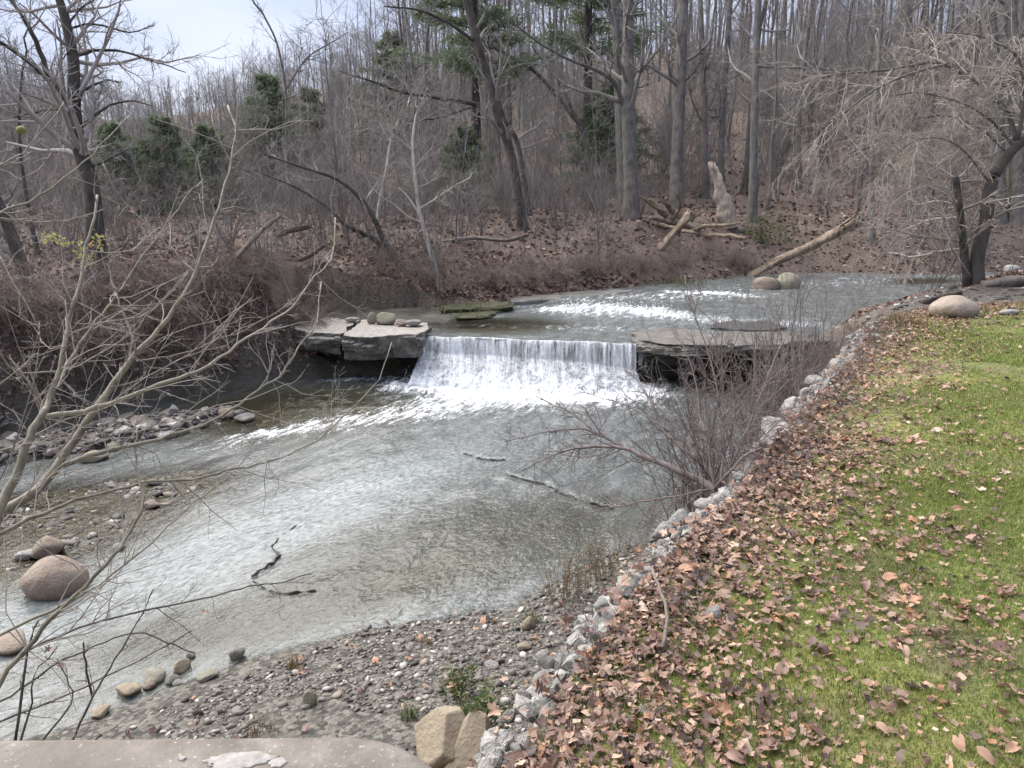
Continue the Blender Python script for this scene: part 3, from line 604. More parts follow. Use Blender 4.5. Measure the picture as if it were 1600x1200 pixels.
def ico():
    bm = bmesh.new(); bmesh.ops.create_icosphere(bm, subdivisions=1, radius=1); V = np.array([v.co[:] for v in bm.verts]); F = np.array([[v.index for v in f.verts] for f in bm.faces]); bm.free(); return V, F
ICO_V, ICO_F = ico()
def rotz(a): c, s = np.cos(a), np.sin(a); z = np.zeros_like(a); o = np.ones_like(a); return np.stack([np.stack([c, -s, z], -1), np.stack([s, c, z], -1), np.stack([z, z, o], -1)], -2)
def rotany(rng, n, tilt):
    a = rng.uniform(0, 6.283, n); b = rng.normal(0, tilt, n); c = rng.normal(0, tilt, n)
    cb, sb, cc, sc = np.cos(b), np.sin(b), np.cos(c), np.sin(c); z = np.zeros(n); o = np.ones(n)
    Rx = np.stack([np.stack([o, z, z], -1), np.stack([z, cb, -sb], -1), np.stack([z, sb, cb], -1)], -2)
    Ry = np.stack([np.stack([cc, z, sc], -1), np.stack([z, o, z], -1), np.stack([-sc, z, cc], -1)], -2)
    return rotz(a) @ Rx @ Ry
def scatter(bag, BV, BF, pos, R, scl):
    n = len(pos); V = np.einsum('nij,nkj->nki', R, BV[None]*scl[:, None, :])+pos[:, None, :]
    bag.add(V, (BF[None]+(np.arange(n)*len(BV))[:, None, None]).reshape(-1, BF.shape[1]))
def sample(rng, n, x0, x1, y0, y1, test, power=1.0):
    out = []
    while sum(map(len, out)) < n:
        X = rng.uniform(x0, x1, n*2); Y = y0+(y1-y0)*rng.uniform(0, 1, n*2)**power; k = test(X, Y); out.append(np.column_stack([X, Y])[k])
        if len(out) > 60: break
    return np.concatenate(out)[:n]
def in_near(X, Y): return (sdist(X, Y, LOWER) > -.12) & (sdist(X, Y, LAWN) > .02) & (Y < 5.4+.9*np.clip(X+2.4, -2, 5))
rng = np.random.default_rng(40)
bag = Bag()
P = sample(rng, 12500, -4.6, 2.6, 2.7, 8.8, in_near); z = terrain(P[:, 0], P[:, 1])
s = rng.lognormal(math.log(.0135), .42, len(P)); s = np.clip(s, .006, .05); dens = fbm(P[:, 0]*1.1, P[:, 1]*1.1, 90, 3) > -.10; P, z, s = P[dens], z[dens], s[dens]
for k in range(4):
    i = np.arange(len(P)) % 4 == k; BV = ICO_V*(1+.22*np.random.default_rng(k).normal(size=(len(ICO_V), 1)))
    scatter(bag, BV, ICO_F, np.column_stack([P[i], z[i]+s[i]*.15]), rotany(rng, i.sum(), .35), np.column_stack([s[i]*rng.uniform(.9, 1.5, i.sum()), s[i], s[i]*rng.uniform(.35, .7, i.sum())]))
tag(obj('gravel', bag.mesh('gravel', True), M_PEB), 'small mixed pebbles of the near gravel bar', kind='stuff')
bag = Bag()
def in_bar(X, Y): return (sdist(X, Y, BAR) < .15) & (sdist(X, Y, LOWER) < .2)
P1 = sample(rng, 2600, -11, -4.2, 9.4, 14, in_bar); P2 = sample(rng, 4200, -10, -3.4, 5.6, 11.2, lambda X, Y: (sdist(X, Y, RIFFLE) < 0)); P3 = sample(rng, 1500, 6.5, 17, 13.8, 24, lambda X, Y: (sdist(X, Y, LAWN) > 0) & (sdist(X, Y, UPPER) > -.3))
for P, s0 in ((P1, .045), (P2, .022), (P3, .035)):
    z = terrain(P[:, 0], P[:, 1]); s = np.clip(rng.lognormal(math.log(s0), .5, len(P)), .012, .14)
    scatter(bag, ICO_V*(1+.2*rng.normal(size=(len(ICO_V), 1))), ICO_F, np.column_stack([P, z+s*.1]), rotany(rng, len(P), .25), np.column_stack([s*rng.uniform(.9, 1.7, len(P)), s, s*rng.uniform(.25, .5, len(P))]))
tag(obj('gravel', bag.mesh('gravel', True), M_PEB), 'flat shingle of the far gravel bar, the riffle bed and the far bank', kind='stuff')
PBL = [rock_mesh('pebble_shape', 60+k, 2, (1, .75, .5), .14, .9) for k in range(6)]
def pebbles(P, s0, s1, label, group, rng):
    z = terrain(P[:, 0], P[:, 1])
    for k, (x, y) in enumerate(P):
        s = rng.uniform(s0, s1)**1.0
        tag(obj('pebble', PBL[k % 6], M_PEBONE, loc=(x, y, z[k]+s*.12), rot=(rng.normal(0, .2), rng.normal(0, .2), rng.uniform(0, 6.28)), scl=(s, s*rng.uniform(.8, 1.2), s*rng.uniform(.7, 1.2))), label, 'pebble', group)
pebbles(sample(rng, 190, -4.2, 1.6, 3.0, 8.0, in_near), .045, .10, 'large pebble lying on the near gravel bar', 'pebbles on the near gravel bar', rng)
pebbles(sample(rng, 60, -8.8, -4.4, 10, 13.8, in_bar), .08, .20, 'flat stone on the far gravel bar under the left bank', 'stones on the far gravel bar', rng)

# ------------------------------------------------------------------ gabion wall along the lawn
wall = thing('gabion_wall', 'low wall of pale stones in wire netting along the lawn edge', 'gabion wall', (0, 0, 0))
GST = [rock_mesh('wall_stone', 80+k, 3, (1, .8, .7), .20, 1.2, None, 6) for k in range(7)]
WP = np.array(WALL); seg = np.linalg.norm(np.diff(WP, axis=0), axis=1); cum = np.concatenate([[0], np.cumsum(seg)])
def along(s, off):
    i = min(int(np.searchsorted(cum, s, 'right'))-1, len(seg)-1); t_ = (s-cum[i])/seg[i]; p = WP[i]+(WP[i+1]-WP[i])*t_; d = (WP[i+1]-WP[i])/seg[i]
    return p+np.array([d[1], -d[0]])*off, d
s = .1; cnt = 0; rng = np.random.default_rng(6); OCC = []
while s < cum[-1]-.2:
    st_ = rng.uniform(.08, .22)*(.8+.06*s)
    for off, zz_, pr_ in ((-.10, -.20, 1), (-.01, -.085, .78), (.13, -.075, .5), (.30, -.07, .38), (.5, -.07, .15)):
        if rng.uniform() > pr_ or cnt > 290: continue
        p, d = along(s+rng.uniform(-.05, .05), off+rng.normal(0, .08)); q, _ = along(s, .3)
        k = st_*rng.uniform(.85, 1.25)*(1.2 if off < .1 else .9)
        obj('stone', GST[cnt % 7], M_GABION, wall, (p[0], p[1], tz(*q)+zz_+rng.normal(0, .03)), (rng.normal(0, .4), rng.normal(0, .4), rng.uniform(0, 6.28)), (k, k, k*rng.uniform(.75, 1.0))); cnt += 1
        if off > -.1: OCC.append((p[0], p[1], k*.42))
    s += st_*.92
ru = Bag(); m_ = 900; ss_ = rng.uniform(.05, cum[-1]-.1, m_); oo_ = rng.normal(.08, .16, m_); pq = np.array([along(a_, b_)[0] for a_, b_ in zip(ss_, oo_)]); qq = np.array([along(a_, .3)[0] for a_ in ss_]); sz_ = rng.uniform(.02, .065, m_)
scatter(ru, ICO_V*(1+.25*rng.normal(size=(len(ICO_V), 1))), ICO_F, np.column_stack([pq, terrain(qq[:, 0], qq[:, 1])-.05+np.minimum(0, oo_+.05)*1.2]), rotany(rng, m_, .6), np.column_stack([sz_*1.3, sz_, sz_*.75]))
tag(obj('rubble', ru.mesh('rubble', False), M_GABION, wall), kind='stuff')
bag = Bag(); PP = []; q0 = [along(s_, .3)[0] for s_ in np.arange(.05, cum[-1]-.05, .075)]; qz = terrain(np.array(q0)[:, 0], np.array(q0)[:, 1])
for k, s_ in enumerate(np.arange(.05, cum[-1]-.05, .075)):
    line = []
    for j in range(14):
        f = j/13; off = .42-(.50+.16*vn(np.array([s_*3.]), np.array([.5]), 9)[0])*f; zz_ = .035+.05*math.sin(f*3.1)-(.35*max(0, f-.72)/.28)+.05*(vn(np.array([s_*6.]), np.array([f*4.]), 5)[0]-.3)
        p, d = along(min(max(s_+.038*(1 if j % 2 else -1), .01), cum[-1]-.01), off); line.append((p[0]+rng.normal(0, .02), p[1]+rng.normal(0, .02), qz[k]+zz_+rng.normal(0, .015)))
    PP.append(line)
bag.tube(np.array(PP), np.full((len(PP), 14), .0016), 3)
M_WIRE = NT('galvanised_wire'); M_WIRE = M_WIRE.done(M_WIRE.pr((.20, .20, .205), .6, None, .4))
obj('wire_netting', bag.mesh('wire_netting'), M_WIRE, wall)

# ------------------------------------------------------------------ lawn: grass and fallen leaves
rng = np.random.default_rng(77)
def vis_lawn(X, Y): return (sdist(X, Y, LAWN) < -.03) & (np.abs(X) < .70*Y+.9)
def blades(P, hh, ww, rng, lean=.5):
    n = len(P); z = terrain(P[:, 0], P[:, 1]); a = rng.uniform(0, 6.283, n); b = rng.uniform(0, 6.283, n); l = rng.normal(0, lean, n)
    B = np.column_stack([P, z-.005]); w = np.column_stack([np.cos(a)*ww, np.sin(a)*ww, 0*a]); tip = B+np.column_stack([np.cos(b)*l*hh, np.sin(b)*l*hh, hh])
    return np.stack([B-w, B+w, tip], 1).reshape(-1, 3), np.arange(3*n).reshape(n, 3)
bag = Bag()
for n, y0, y1, h0, w0 in ((160000, 1.6, 5.5, .030, .0024), (90000, 5.0, 9.5, .03, .004), (50000, 9, 15.2, .035, .007)):
    P = sample(rng, n, -.5, 12, y0, y1, vis_lawn)
    g = fbm(P[:, 0]*.9, P[:, 1]*.9, 15, 3)+.5*fbm(P[:, 0]*4, P[:, 1]*4, 16, 2); dw = -sdist(P[:, 0], P[:, 1], LAWN)
    k = (g+.22*S((dw-.3)/1.6)+rng.uniform(-.16, .16, len(P))) > .09; P, g = P[k], g[k]
    bag.add(*blades(P, h0*rng.uniform(.5, 1.3, len(P))*(1+1.6*np.clip(g-.22, 0, 1)), w0*rng.uniform(.7, 1.3, len(P)), rng))
tag(obj('grass', bag.mesh('grass', False), M_GRASS), 'short green lawn grass with mossy patches', kind='stuff')

def leaf_shape(seed, lobes=5, deep=.3, asp=1.0):
    r = np.random.default_rng(seed); n = lobes*4; a = np.linspace(-2.8, 2.8, n)+r.normal(0, .05, n); k = np.arange(n) % 4
    rad = .5*(1-deep*np.array([.35, 0, .35, 1])[k])*(1-.12*np.abs(a)/2.8)*(1+.13*r.normal(size=n))
    x, y = rad*np.cos(a), rad*np.sin(a)*asp; V = np.column_stack([np.append(x, [-.05, -.50, -.48]), np.append(y, [0, .012, -.012])])
    c1, c2 = r.normal(.0, .45, 2); b = r.uniform(-.5, 1.1)/asp; z = b*V[:, 1]**2+c1*V[:, 0]**2+c2*V[:, 0]*V[:, 1]+.045*r.normal(size=len(V))
    z[n] = -.02; V = np.column_stack([V, z-z.min()*.6])
    return V, np.array([[n, i, i+1] for i in range(n-1)]+[[n, n+1, n+2]])
LS = [leaf_shape(k, *p_) for k, p_ in enumerate(((5, .42, .95), (3, .12, .55), (5, .30, .8), (4, .2, .45), (3, .35, .9), (5, .5, .9), (3, .1, .7), (4, .3, .6)))]
def lawn_leaf(X, Y):
    dw = -sdist(X, Y, LAWN); pr_ = np.where(Y > 5, .014, .035)+1.0*np.exp(-(dw/(.55+.045*Y))**2)+.24*S((fbm(X*1.1, Y*1.1, 22, 3)-.05)*8)*np.where(Y < 5, 1, .3)+.13*S((3.7-Y)/1.2)
    return vis_lawn(X, Y) & (RNG.uniform(0, 1, X.shape) < pr_*.8)
def place_leaves(P, rng, s0, s1, lift=.012, tilt=.35):
    n = len(P); z = terrain(P[:, 0], P[:, 1]); return np.column_stack([P, z+lift+rng.uniform(0, .03, n)]), rotany(rng, n, tilt), rng.uniform(s0, s1, n)
P = np.concatenate([sample(rng, 4600, -.5, 6, 1.7, 6.5, lawn_leaf), sample(rng, 3600, 1, 12, 6.3, 15.5, lawn_leaf)])
pp, R, s = place_leaves(P, rng, .0, 1.0, .008, .38); s = .020+.075*s**2.0; s = np.where(P[:, 1] > 6, s*1.1, s); d = np.hypot(P[:, 0], P[:, 1]); order = np.argsort(d/s)
near = [i for i in order if abs(P[i, 0])/(P[i, 1]*CT+(CAM_H-1.8)*ST) < .665 and (CAM_H-1.8)/P[i, 1] < .86][:300]; LM = []
for V, F in LS: LM.append(mesh('fallen_leaf', V, [F], True))
for k, i in enumerate(near):
    m = Matrix(R[i].tolist()).to_euler()
    tag(obj('fallen_leaf', LM[k % 8], M_LEAFONE, loc=pp[i], rot=m, scl=s[i]), 'brown curled fallen leaf lying on the near lawn', 'leaf', 'fallen leaves on the near lawn')
rest = np.setdiff1d(np.arange(len(P)), near); bag = Bag()
for k in range(8):
    i = rest[k::8]; scatter(bag, *LS[k], pp[i], R[i], np.repeat(s[i][:, None], 3, 1))
ws = rng.uniform(.1, cum[-1]-.1, 900); wo = rng.normal(.12, .16, 900); P = np.array([along(a_, b_)[0] for a_, b_ in zip(ws, wo)]); qq = np.array([along(a_, .3)[0] for a_ in ws])
pp = np.column_stack([P, terrain(qq[:, 0], qq[:, 1])+.015+rng.uniform(0, .04, 900)+np.minimum(0, wo)*.8]); R = rotany(rng, 900, .5); s = rng.uniform(.03, .10, 900)
for k in range(8): scatter(bag, *LS[k], pp[k::8], R[k::8], np.repeat(s[k::8][:, None], 3, 1))
def gravel_leaf(X, Y): return in_near(X, Y) & (RNG.uniform(0, 1, X.shape) < .15+.9*np.exp(-(np.abs(sdist(X, Y, LAWN))/.35)**2)+.5*(Y < 3.6))
P = sample(rng, 420, -3.5, 2.4, 2.8, 8.6, gravel_leaf); pp, R, s = place_leaves(P, rng, .05, .11)
for k in range(8): scatter(bag, *LS[k], pp[k::8], R[k::8], np.repeat(s[k::8][:, None], 3, 1))
P = np.concatenate([sample(rng, 7000, -.5, 6, 1.7, 6.5, lawn_leaf), sample(rng, 7000, 1, 12, 6.3, 15.5, lawn_leaf)]); pp, R, s = place_leaves(P, rng, .014, .042, .004, .35)
scatter(bag, np.array([[-.5, -.35, 0], [.5, -.28, .12], [.42, .33, 0], [-.45, .30, .16]]), np.array([[0, 1, 2], [0, 2, 3]]), pp, R, np.repeat(s[:, None], 3, 1))
tag(obj('leaf_litter', bag.mesh('leaf_litter', True), M_LEAF), 'brown fallen leaves thick along the wall and over the lawn', kind='stuff')
# leaf litter of the wooded banks
def bank(X, Y):
    lo, up, g = sdist(X, Y, LOWER), sdist(X, Y, UPPER), sdist(X, Y, LAWN)
    return (lo > .12) & (up > .15) & (g > .2) & (np.abs(X) < .72*Y+1) & ~((Y < 9) & (X > -9)) & (sdist(X, Y, SHELF) > -.1) & ~((X > 5) & (Y < 16.5+(X-6)*.42))
bag = Bag(); Q4 = np.array([[-.5, -.35, 0], [.5, -.28, .12], [.42, .33, 0], [-.45, .30, .16]])
for n, y0, y1, s0, s1 in ((15000, 9, 24, .06, .13), (14000, 20, 36, .08, .16), (9000, 34, 70, .12, .26)):
    P = sample(rng, n, -30, 30, y0, y1, bank); pp, R, s = place_leaves(P, rng, s0, s1, .01, .55)
    scatter(bag, Q4, np.array([[0, 1, 2], [0, 2, 3]]), pp, R, np.repeat(s[:, None], 3, 1))
P = sample(rng, 7000, -14, -2.5, 9, 19, lambda X, Y: (sdist(X, Y, LOWER) > .1) & (sdist(X, Y, LOWER) < 1.6) & (sdist(X, Y, SHELF) > -.1)); pp, R, s = place_leaves(P, rng, .05, .12, .02, .8)
scatter(bag, Q4, np.array([[0, 1, 2], [0, 2, 3]]), pp, R, np.repeat(s[:, None], 3, 1))
tag(obj('leaf_litter', bag.mesh('leaf_litter', False), M_LITTER), 'red-brown leaf litter covering the wooded banks', kind='stuff')

# ------------------------------------------------------------------ woodland
def crown_on(rng, TP, TR, nl=16, nb=5, nt=6, t=(.35, .98), ln=.30, up=.10, ang=52, wander=.17, rr=.45, rmin=.006, bag=None, ntw2=0):
    bag = bag or Bag()
    Lp, Lr = grow(rng, TP, TR, nl, t, (ang, 13), (ln, ln*.3), 6, wander, up, rr, .25, rmin*1.6); bag.tube(Lp, Lr, 5)
    Bp, Br = grow(rng, Lp, Lr, nb, (.22, .97), (42, 15), (.50, .16), 4, wander*1.2, up*.7, .6, .3, rmin); bag.tube(Bp, Br, 3)
    if nt:
        Tp, Tr = grow(rng, Bp, Br, nt, (.15, .98), (40, 16), (.48, .2), 3, wander*1.3, up*.5, .65, .4, rmin*.7); bag.tube(Tp, Tr, 3)
        if ntw2:
            Tq, Tq_r = grow(rng, Tp, Tr, ntw2, (.2, .95), (40, 16), (.6, .2), 3, wander, up*.5, .8, .5, rmin*.6); bag.tube(Tq, Tq_r, 3)
    return bag
def bare_tree(seed, H, r0, **kw):
    rng = np.random.default_rng(seed); n = 14; z = np.linspace(0, 1, n)
    x = np.cumsum(rng.normal(0, .010, n))*H*.5; y = np.cumsum(rng.normal(0, .010, n))*H*.5; x -= x[0]; y -= y[0]
    TP = np.column_stack([x, y, z*H-.3])[None]; TR = (r0*(1-.86*z)+r0*.45*np.exp(-z*22))[None]
    tb = Bag().tube(TP, TR, 8); cb = crown_on(rng, TP, TR, **kw)
    return tb.mesh('trunk'), cb.mesh('crown')
ARCH = [bare_tree(100+k, H, r, nl=nl, nb=6, nt=6, t=(t0, .98), ln=ln) for k, (H, r, nl, t0, ln) in enumerate([(19, .16, 20, .36, .22), (17, .12, 18, .3, .24), (21, .18, 20, .42, .2), (15, .10, 18, .22, .26), (18, .13, 18, .45, .2), (13, .075, 18, .18, .26)])]
for k, (tm, cm) in enumerate(ARCH): tm.materials.append(M_GREYBARK); cm.materials.append(M_TWIG)
def put_tree(arch, x, y, s, rz, label, group, name='woodland_tree', lean=0):
    o = thing(name, label, 'tree', (x, y, tz(x, y)), group); o.rotation_euler = (lean, lean*.6, rz); o.scale = (s, s, s)
    obj('trunk', ARCH[arch][0], None, o); obj('crown', ARCH[arch][1], None, o); return o
rng = np.random.default_rng(314)
def far_spots(n, r0, r1, px0, px1, test, pw=.6):
    out = []
    while len(out) < n:
        r = r0+(r1-r0)*rng.uniform()**pw; px = rng.uniform(px0, px1)
        if not test(px, r): continue
        u = (px-800)/FPX/.97; y = r/math.sqrt(1+u*u); x = u*y
        if any((x-a)**2+(y-b)**2 < 1.3 for a, b in out[-60:]): continue
        out.append((x, y))
    return out
def cap_tan(px): return np.interp(px, [-200, 0, 250, 330, 560, 640, 760], [.17, .16, .118, .122, .19, .26, 9])
def wood(px, r): return r > np.interp(px, [-200, 250, 420, 560, 700, 900, 1300, 1800], [62, 66, 62, 46, 36, 33, 36, 34])
for k, (x, y) in enumerate(far_spots(285, 33, 112, -150, 1750, wood)):
    r = math.hypot(x, y)
    lab, grp = ('bare grey trunked tree in the leafless wood across the stream', 'bare trees in the wood across the stream') if r < 62 else ('thin bare tree far up the wooded hillside', 'bare trees on the far hillside')
    ar = int(rng.integers(6)); sc_h = rng.uniform(.75, 1.2); pxx = 800+x/y*FPX*.97; mxh = (CAM_H+cap_tan(pxx)*r*rng.uniform(.75, 1.0)-tz(x, y))/(19, 17, 21, 15, 18, 13)[ar]
    put_tree(ar, x, y, float(max(.22, min(sc_h, mxh))), rng.uniform(0, 6.28), lab, grp, 'woodland_tree', rng.normal(0, .05))
# trees too far to count
def light_tree(rng, N, xy, hs):
    n = 4; z = np.linspace(0, 1, n); base = np.column_stack([xy, terrain(xy[:, 0], xy[:, 1])])
    TP = base[:, None, :]+np.stack([rng.normal(0, .015, (N, n))*hs[:, None], rng.normal(0, .015, (N, n))*hs[:, None], z[None]*hs[:, None]], -1); TR = (.012*hs)[:, None]*np.linspace(1, .2, n)[None]
    b = Bag().tube(TP, TR, 4)
    Lp, Lr = grow(rng, TP, TR, 9, (.35, .97), (48, 14), (.26, .08), 3, .15, .12, .5, .35, .02); b.tube(Lp, Lr, 3)
    Bp, Br = grow(rng, Lp, Lr, 5, (.2, .97), (40, 15), (.5, .2), 2, .2, .05, .6, .4, .014); b.tube(Bp, Br, 3); return b
sp = np.array(far_spots(520, 90, 200, -260, 1860, lambda px, r: True, 1.0)); hs = rng.uniform(11, 18, len(sp)); rs = np.hypot(sp[:, 0], sp[:, 1]); hs = np.clip(np.minimum(hs, (CAM_H+cap_tan(800+sp[:, 0]/sp[:, 1]*FPX*.97)*rs*rng.uniform(.8, 1.0, len(sp))-terrain(sp[:, 0], sp[:, 1]))), 3, 30)
tag(obj('far_woodland', light_tree(rng, len(sp), sp, hs).mesh('far_woodland'), M_TWIG), 'mass of bare trees along the hill crest', kind='stuff')

# trees of the wood that can be followed one by one in the photograph
def traced_tree(label, path, w0, w1, name='woodland_tree', mat=M_GREYBARK, tw=M_TWIG, base=None, d=None, extra=5., limbs=(), seed=0, nl=9, ln=.20, group=None, nt=5, t=(.25, .97), rmin=.006, cat='tree', up=.08):
    """path: photo pixels from the foot upward; w px wide at foot and at the end of the path"""
    g, gd = ground_at(*path[0]); d = d or gd; rng = np.random.default_rng(seed+500)
    o = thing(name, label, cat, g, group); off = np.array(g)
    P, R = trace(path, d, d, w0, w1, 4); P = P[0]; R = R[0]
    if extra:
        dr = P[-1]-P[-4]; dr /= np.linalg.norm(dr); e = np.array([P[-1]+dr*extra*k/4+rng.normal(0, .12, 3) for k in range(1, 5)]); P = np.vstack([P, e]); R = np.append(R, R[-1]*np.linspace(.85, .35, 4))
    R = R*(1+.5*np.exp(-np.linspace(0, 1, len(R))*18)); P[0, 2] = min(P[0, 2], g[2])-.25
    TP, TR = (P-off)[None], R[None]
    obj('trunk', Bag().tube(TP, TR, 10).mesh('trunk'), mat, o)
    cb = Bag()
    for (lp, lw0, lw1, dd) in limbs:
        LP, LR = trace(lp, d, d+dd, lw0, lw1, 3, .01); LP = LP-off; obj('limb', Bag().tube(LP, LR, 6).mesh('limb'), mat, o)
        Bp, Br = grow(rng, LP, LR, 12, (.1, .98), (48, 15), (.30, .1), 5, .2, up, .55, .3, rmin); cb.tube(Bp, Br, 3)
        Tp, Tr = grow(rng, Bp, Br, 6, (.15, .98), (42, 15), (.45, .2), 3, .25, .03, .65, .4, rmin*.7); cb.tube(Tp, Tr, 3)
        Tq, Tqr = grow(rng, Tp, Tr, 3, (.15, .98), (42, 15), (.6, .2), 3, .25, .03, .8, .5, rmin*.6); cb.tube(Tq, Tqr, 3)
    if nl: crown_on(rng, TP, TR, nl, 6, nt, t, ln, up, bag=cb, rmin=rmin)
    if cb.V: obj('crown', cb.mesh('crown'), tw, o)
    return o
traced_tree('leaning dark trunk with a long limb reaching out to the left', [(817, 358), (810, 304), (797, 236), (780, 189), (766, 135), (746, 67), (729, 0)], 14, 13, limbs=[([(748, 164), (699, 155), (631, 145), (581, 127), (530, 111)], 8, 2, -1.5), ([(735, 168), (690, 183), (640, 190)], 4, 1.5, -1), ([(746, 67), (700, 35), (650, 15), (600, 10)], 6, 2, -1)], seed=1, mat=M_DARKBARK)
traced_tree('thinner trunk rising right behind the leaning dark trunk', [(827, 337), (820, 287), (807, 219), (786, 182), (770, 120)], 9, 6, seed=2, mat=M_DARKBARK, nl=6)
traced_tree('thick grey trunk, broadest in the wood, behind the fallen root end', [(986, 342), (986, 290), (983, 210), (981, 120), (982, 50), (982, 0)], 24, 17, limbs=[([(975, 165), (959, 128), (928, 108), (884, 91), (834, 61), (800, 34)], 8, 2, -2), ([(982, 120), (1010, 100), (1040, 60), (1060, 20)], 5, 2, 1)], seed=3)
traced_tree('grey trunk close behind the broadest trunk of the wood', [(975, 335), (970, 250), (965, 120), (962, 0)], 15, 12, seed=4, nl=7)
traced_tree('straight dark grey trunk between the fallen roots and the pale snag', [(1056, 325), (1058, 240), (1062, 150), (1065, 70), (1067, 0)], 19, 16, limbs=[([(1060, 140), (1085, 110), (1103, 85)], 5, 2, -.5)], seed=5)
traced_tree('straight trunk just right of the pale broken snag', [(1176, 345), (1178, 202), (1181, 101), (1185, 0)], 12, 10, limbs=[([(1181, 104), (1230, 106), (1290, 108), (1330, 112)], 3, 1.5, 0)], seed=6)
traced_tree('slim trunk rising behind the pale broken snag', [(1126, 310), (1128, 200), (1133, 120), (1141, 0)], 10, 8, seed=7)
traced_tree('slim trunk between the pale snag and the straight dark grey trunk', [(1102, 310), (1101, 200), (1098, 100), (1094, 0)], 11, 8, seed=8)
traced_tree('thin white barked sapling right of the leaning dark trunk', [(822, 320), (817, 219), (817, 135), (810, 51), (803, 0)], 6, 4, name='birch_tree', mat=M_PALEBARK, seed=9, nl=5, ln=.12)
traced_tree('thin trunk in front of the hill, first right of the snag\'s tree', [(1249, 300), (1249, 200), (1252, 135), (1269, 0)], 8, 6, seed=10)
traced_tree('thin grey trunk standing behind the sloping log', [(1364, 381), (1361, 300), (1362, 250), (1372, 100), (1380, 0)], 8, 6, seed=11)
traced_tree('stout twin trunk at the top right, left stem', [(1560, 345), (1558, 200), (1553, 100), (1545, 0)], 20, 17, seed=12)
traced_tree('stout twin trunk at the top right, right stem', [(1590, 345), (1588, 200), (1584, 100), (1578, 0)], 21, 18, seed=13)
traced_tree('trunk left of the stout twin trunks at the top right', [(1425, 335), (1424, 200), (1423, 84), (1416, 0)], 13, 11, seed=14)
traced_tree('arching dark tree bending left with its crown over the stream', [(926, 330), (922, 260), (911, 205), (890, 175), (867, 145), (834, 111), (800, 90), (766, 74), (719, 81), (670, 95)], 9, 3, seed=15, extra=1, mat=M_DARKBARK, nl=14, ln=.22, limbs=[([(900, 185), (880, 140), (854, 105), (830, 70)], 5, 2, 0)])
traced_tree('slender tree left of the leaning dark trunk against the sky', [(668, 300), (666, 200), (665, 84), (675, 0)], 6, 5, seed=16, nl=12)
traced_tree('slender forked tree at the hill edge against the sky', [(650, 290), (648, 200), (648, 142), (640, 70), (631, 0)], 6, 5, seed=17, nl=12)
traced_tree('small dark tree leaning out left over the pool bank, upper of two', [(634, 425), (600, 377), (587, 347), (563, 310), (527, 280), (477, 263), (440, 250)], 11, 3, name='leaning_tree', mat=M_DARKBARK, seed=18, extra=.6, nl=12, ln=.22, t=(.3, .97))
traced_tree('small dark tree leaning out left over the pool bank, lower of two', [(622, 410), (583, 373), (543, 353), (510, 323), (463, 293), (407, 270)], 9, 2.5, name='leaning_tree', mat=M_DARKBARK, seed=19, extra=.6, nl=12, ln=.22, t=(.3, .97))
traced_tree('pale grey twisting sapling at the water above the slab, right stem', [(690, 455), (672, 390), (655, 327), (648, 270), (645, 220), (650, 180)], 8, 3, name='pale_sapling', mat=M_PALEBARK, tw=M_TWIGPALE, seed=20, extra=.8, nl=12, ln=.30, limbs=[([(655, 327), (690, 305), (715, 288), (735, 278)], 4, 1.5, -.5), ([(660, 340), (630, 300), (610, 290)], 4, 1.5, 0)], rmin=.007)
traced_tree('pale grey twisting sapling at the water above the slab, left stem', [(600, 400), (590, 340), (604, 263), (611, 219), (624, 186)], 6, 3, name='pale_sapling', mat=M_PALEBARK, tw=M_TWIGPALE, seed=21, extra=.8, nl=12, ln=.28, rmin=.007)
traced_tree('tall dark tree with wide crown against the sky on the left bank', [(152, 440), (148, 360), (142, 290), (130, 250), (121, 216), (116, 162), (115, 101), (110, 67), (101, 27), (93, 0)], 28, 12, name='bank_tree', mat=M_DARKBARK, tw=M_TWIG, seed=22, extra=3, nl=22, ln=.30, nt=7, rmin=.005, up=.04,
    limbs=[([(108, 165), (78, 121), (61, 78), (44, 40), (24, 10), (5, -20)], 10, 4, -1), ([(103, 155), (51, 101), (0, 67), (-40, 40)], 8, 4, -1.5), ([(116, 88), (145, 79), (182, 79), (216, 88), (256, 101), (290, 113)], 6, 1.5, 0), ([(121, 147), (159, 128), (186, 128)], 5, 2, .5),
           ([(128, 198), (162, 169), (199, 157), (236, 165)], 5, 2, -.5), ([(138, 263), (169, 250), (199, 233)], 5, 2, 0), ([(108, 174), (74, 172), (20, 184)], 5, 2, 0), ([(103, 71), (60, 30), (30, 5)], 5, 2, .5), ([(108, 37), (125, 14), (150, -5)], 4, 2, 0), ([(111, 44), (145, 37), (202, 50), (240, 40)], 4, 1.5, .5)])
traced_tree('dark leaning trunk at the photo\'s left border behind the brush', [(45, 470), (35, 420), (15, 360), (-10, 300)], 22, 15, name='bank_tree', mat=M_DARKBARK, seed=23, nl=8)
traced_tree('thin dark tree left of the tall dark tree', [(60, 400), (45, 330), (33, 250), (30, 180), (35, 110)], 7, 4, name='bank_tree', mat=M_DARKBARK, seed=24, nl=12, extra=2)
traced_tree('thin forked tree against the sky right of the tall dark tree', [(452, 330), (448, 230), (447, 150), (440, 100), (430, 60), (410, 20)], 4, 3, name='thin_tree', mat=M_GREYBARK, seed=25, nl=8, extra=2, limbs=[([(447, 140), (480, 90), (520, 65), (545, 50)], 3, 1.2, 0)])

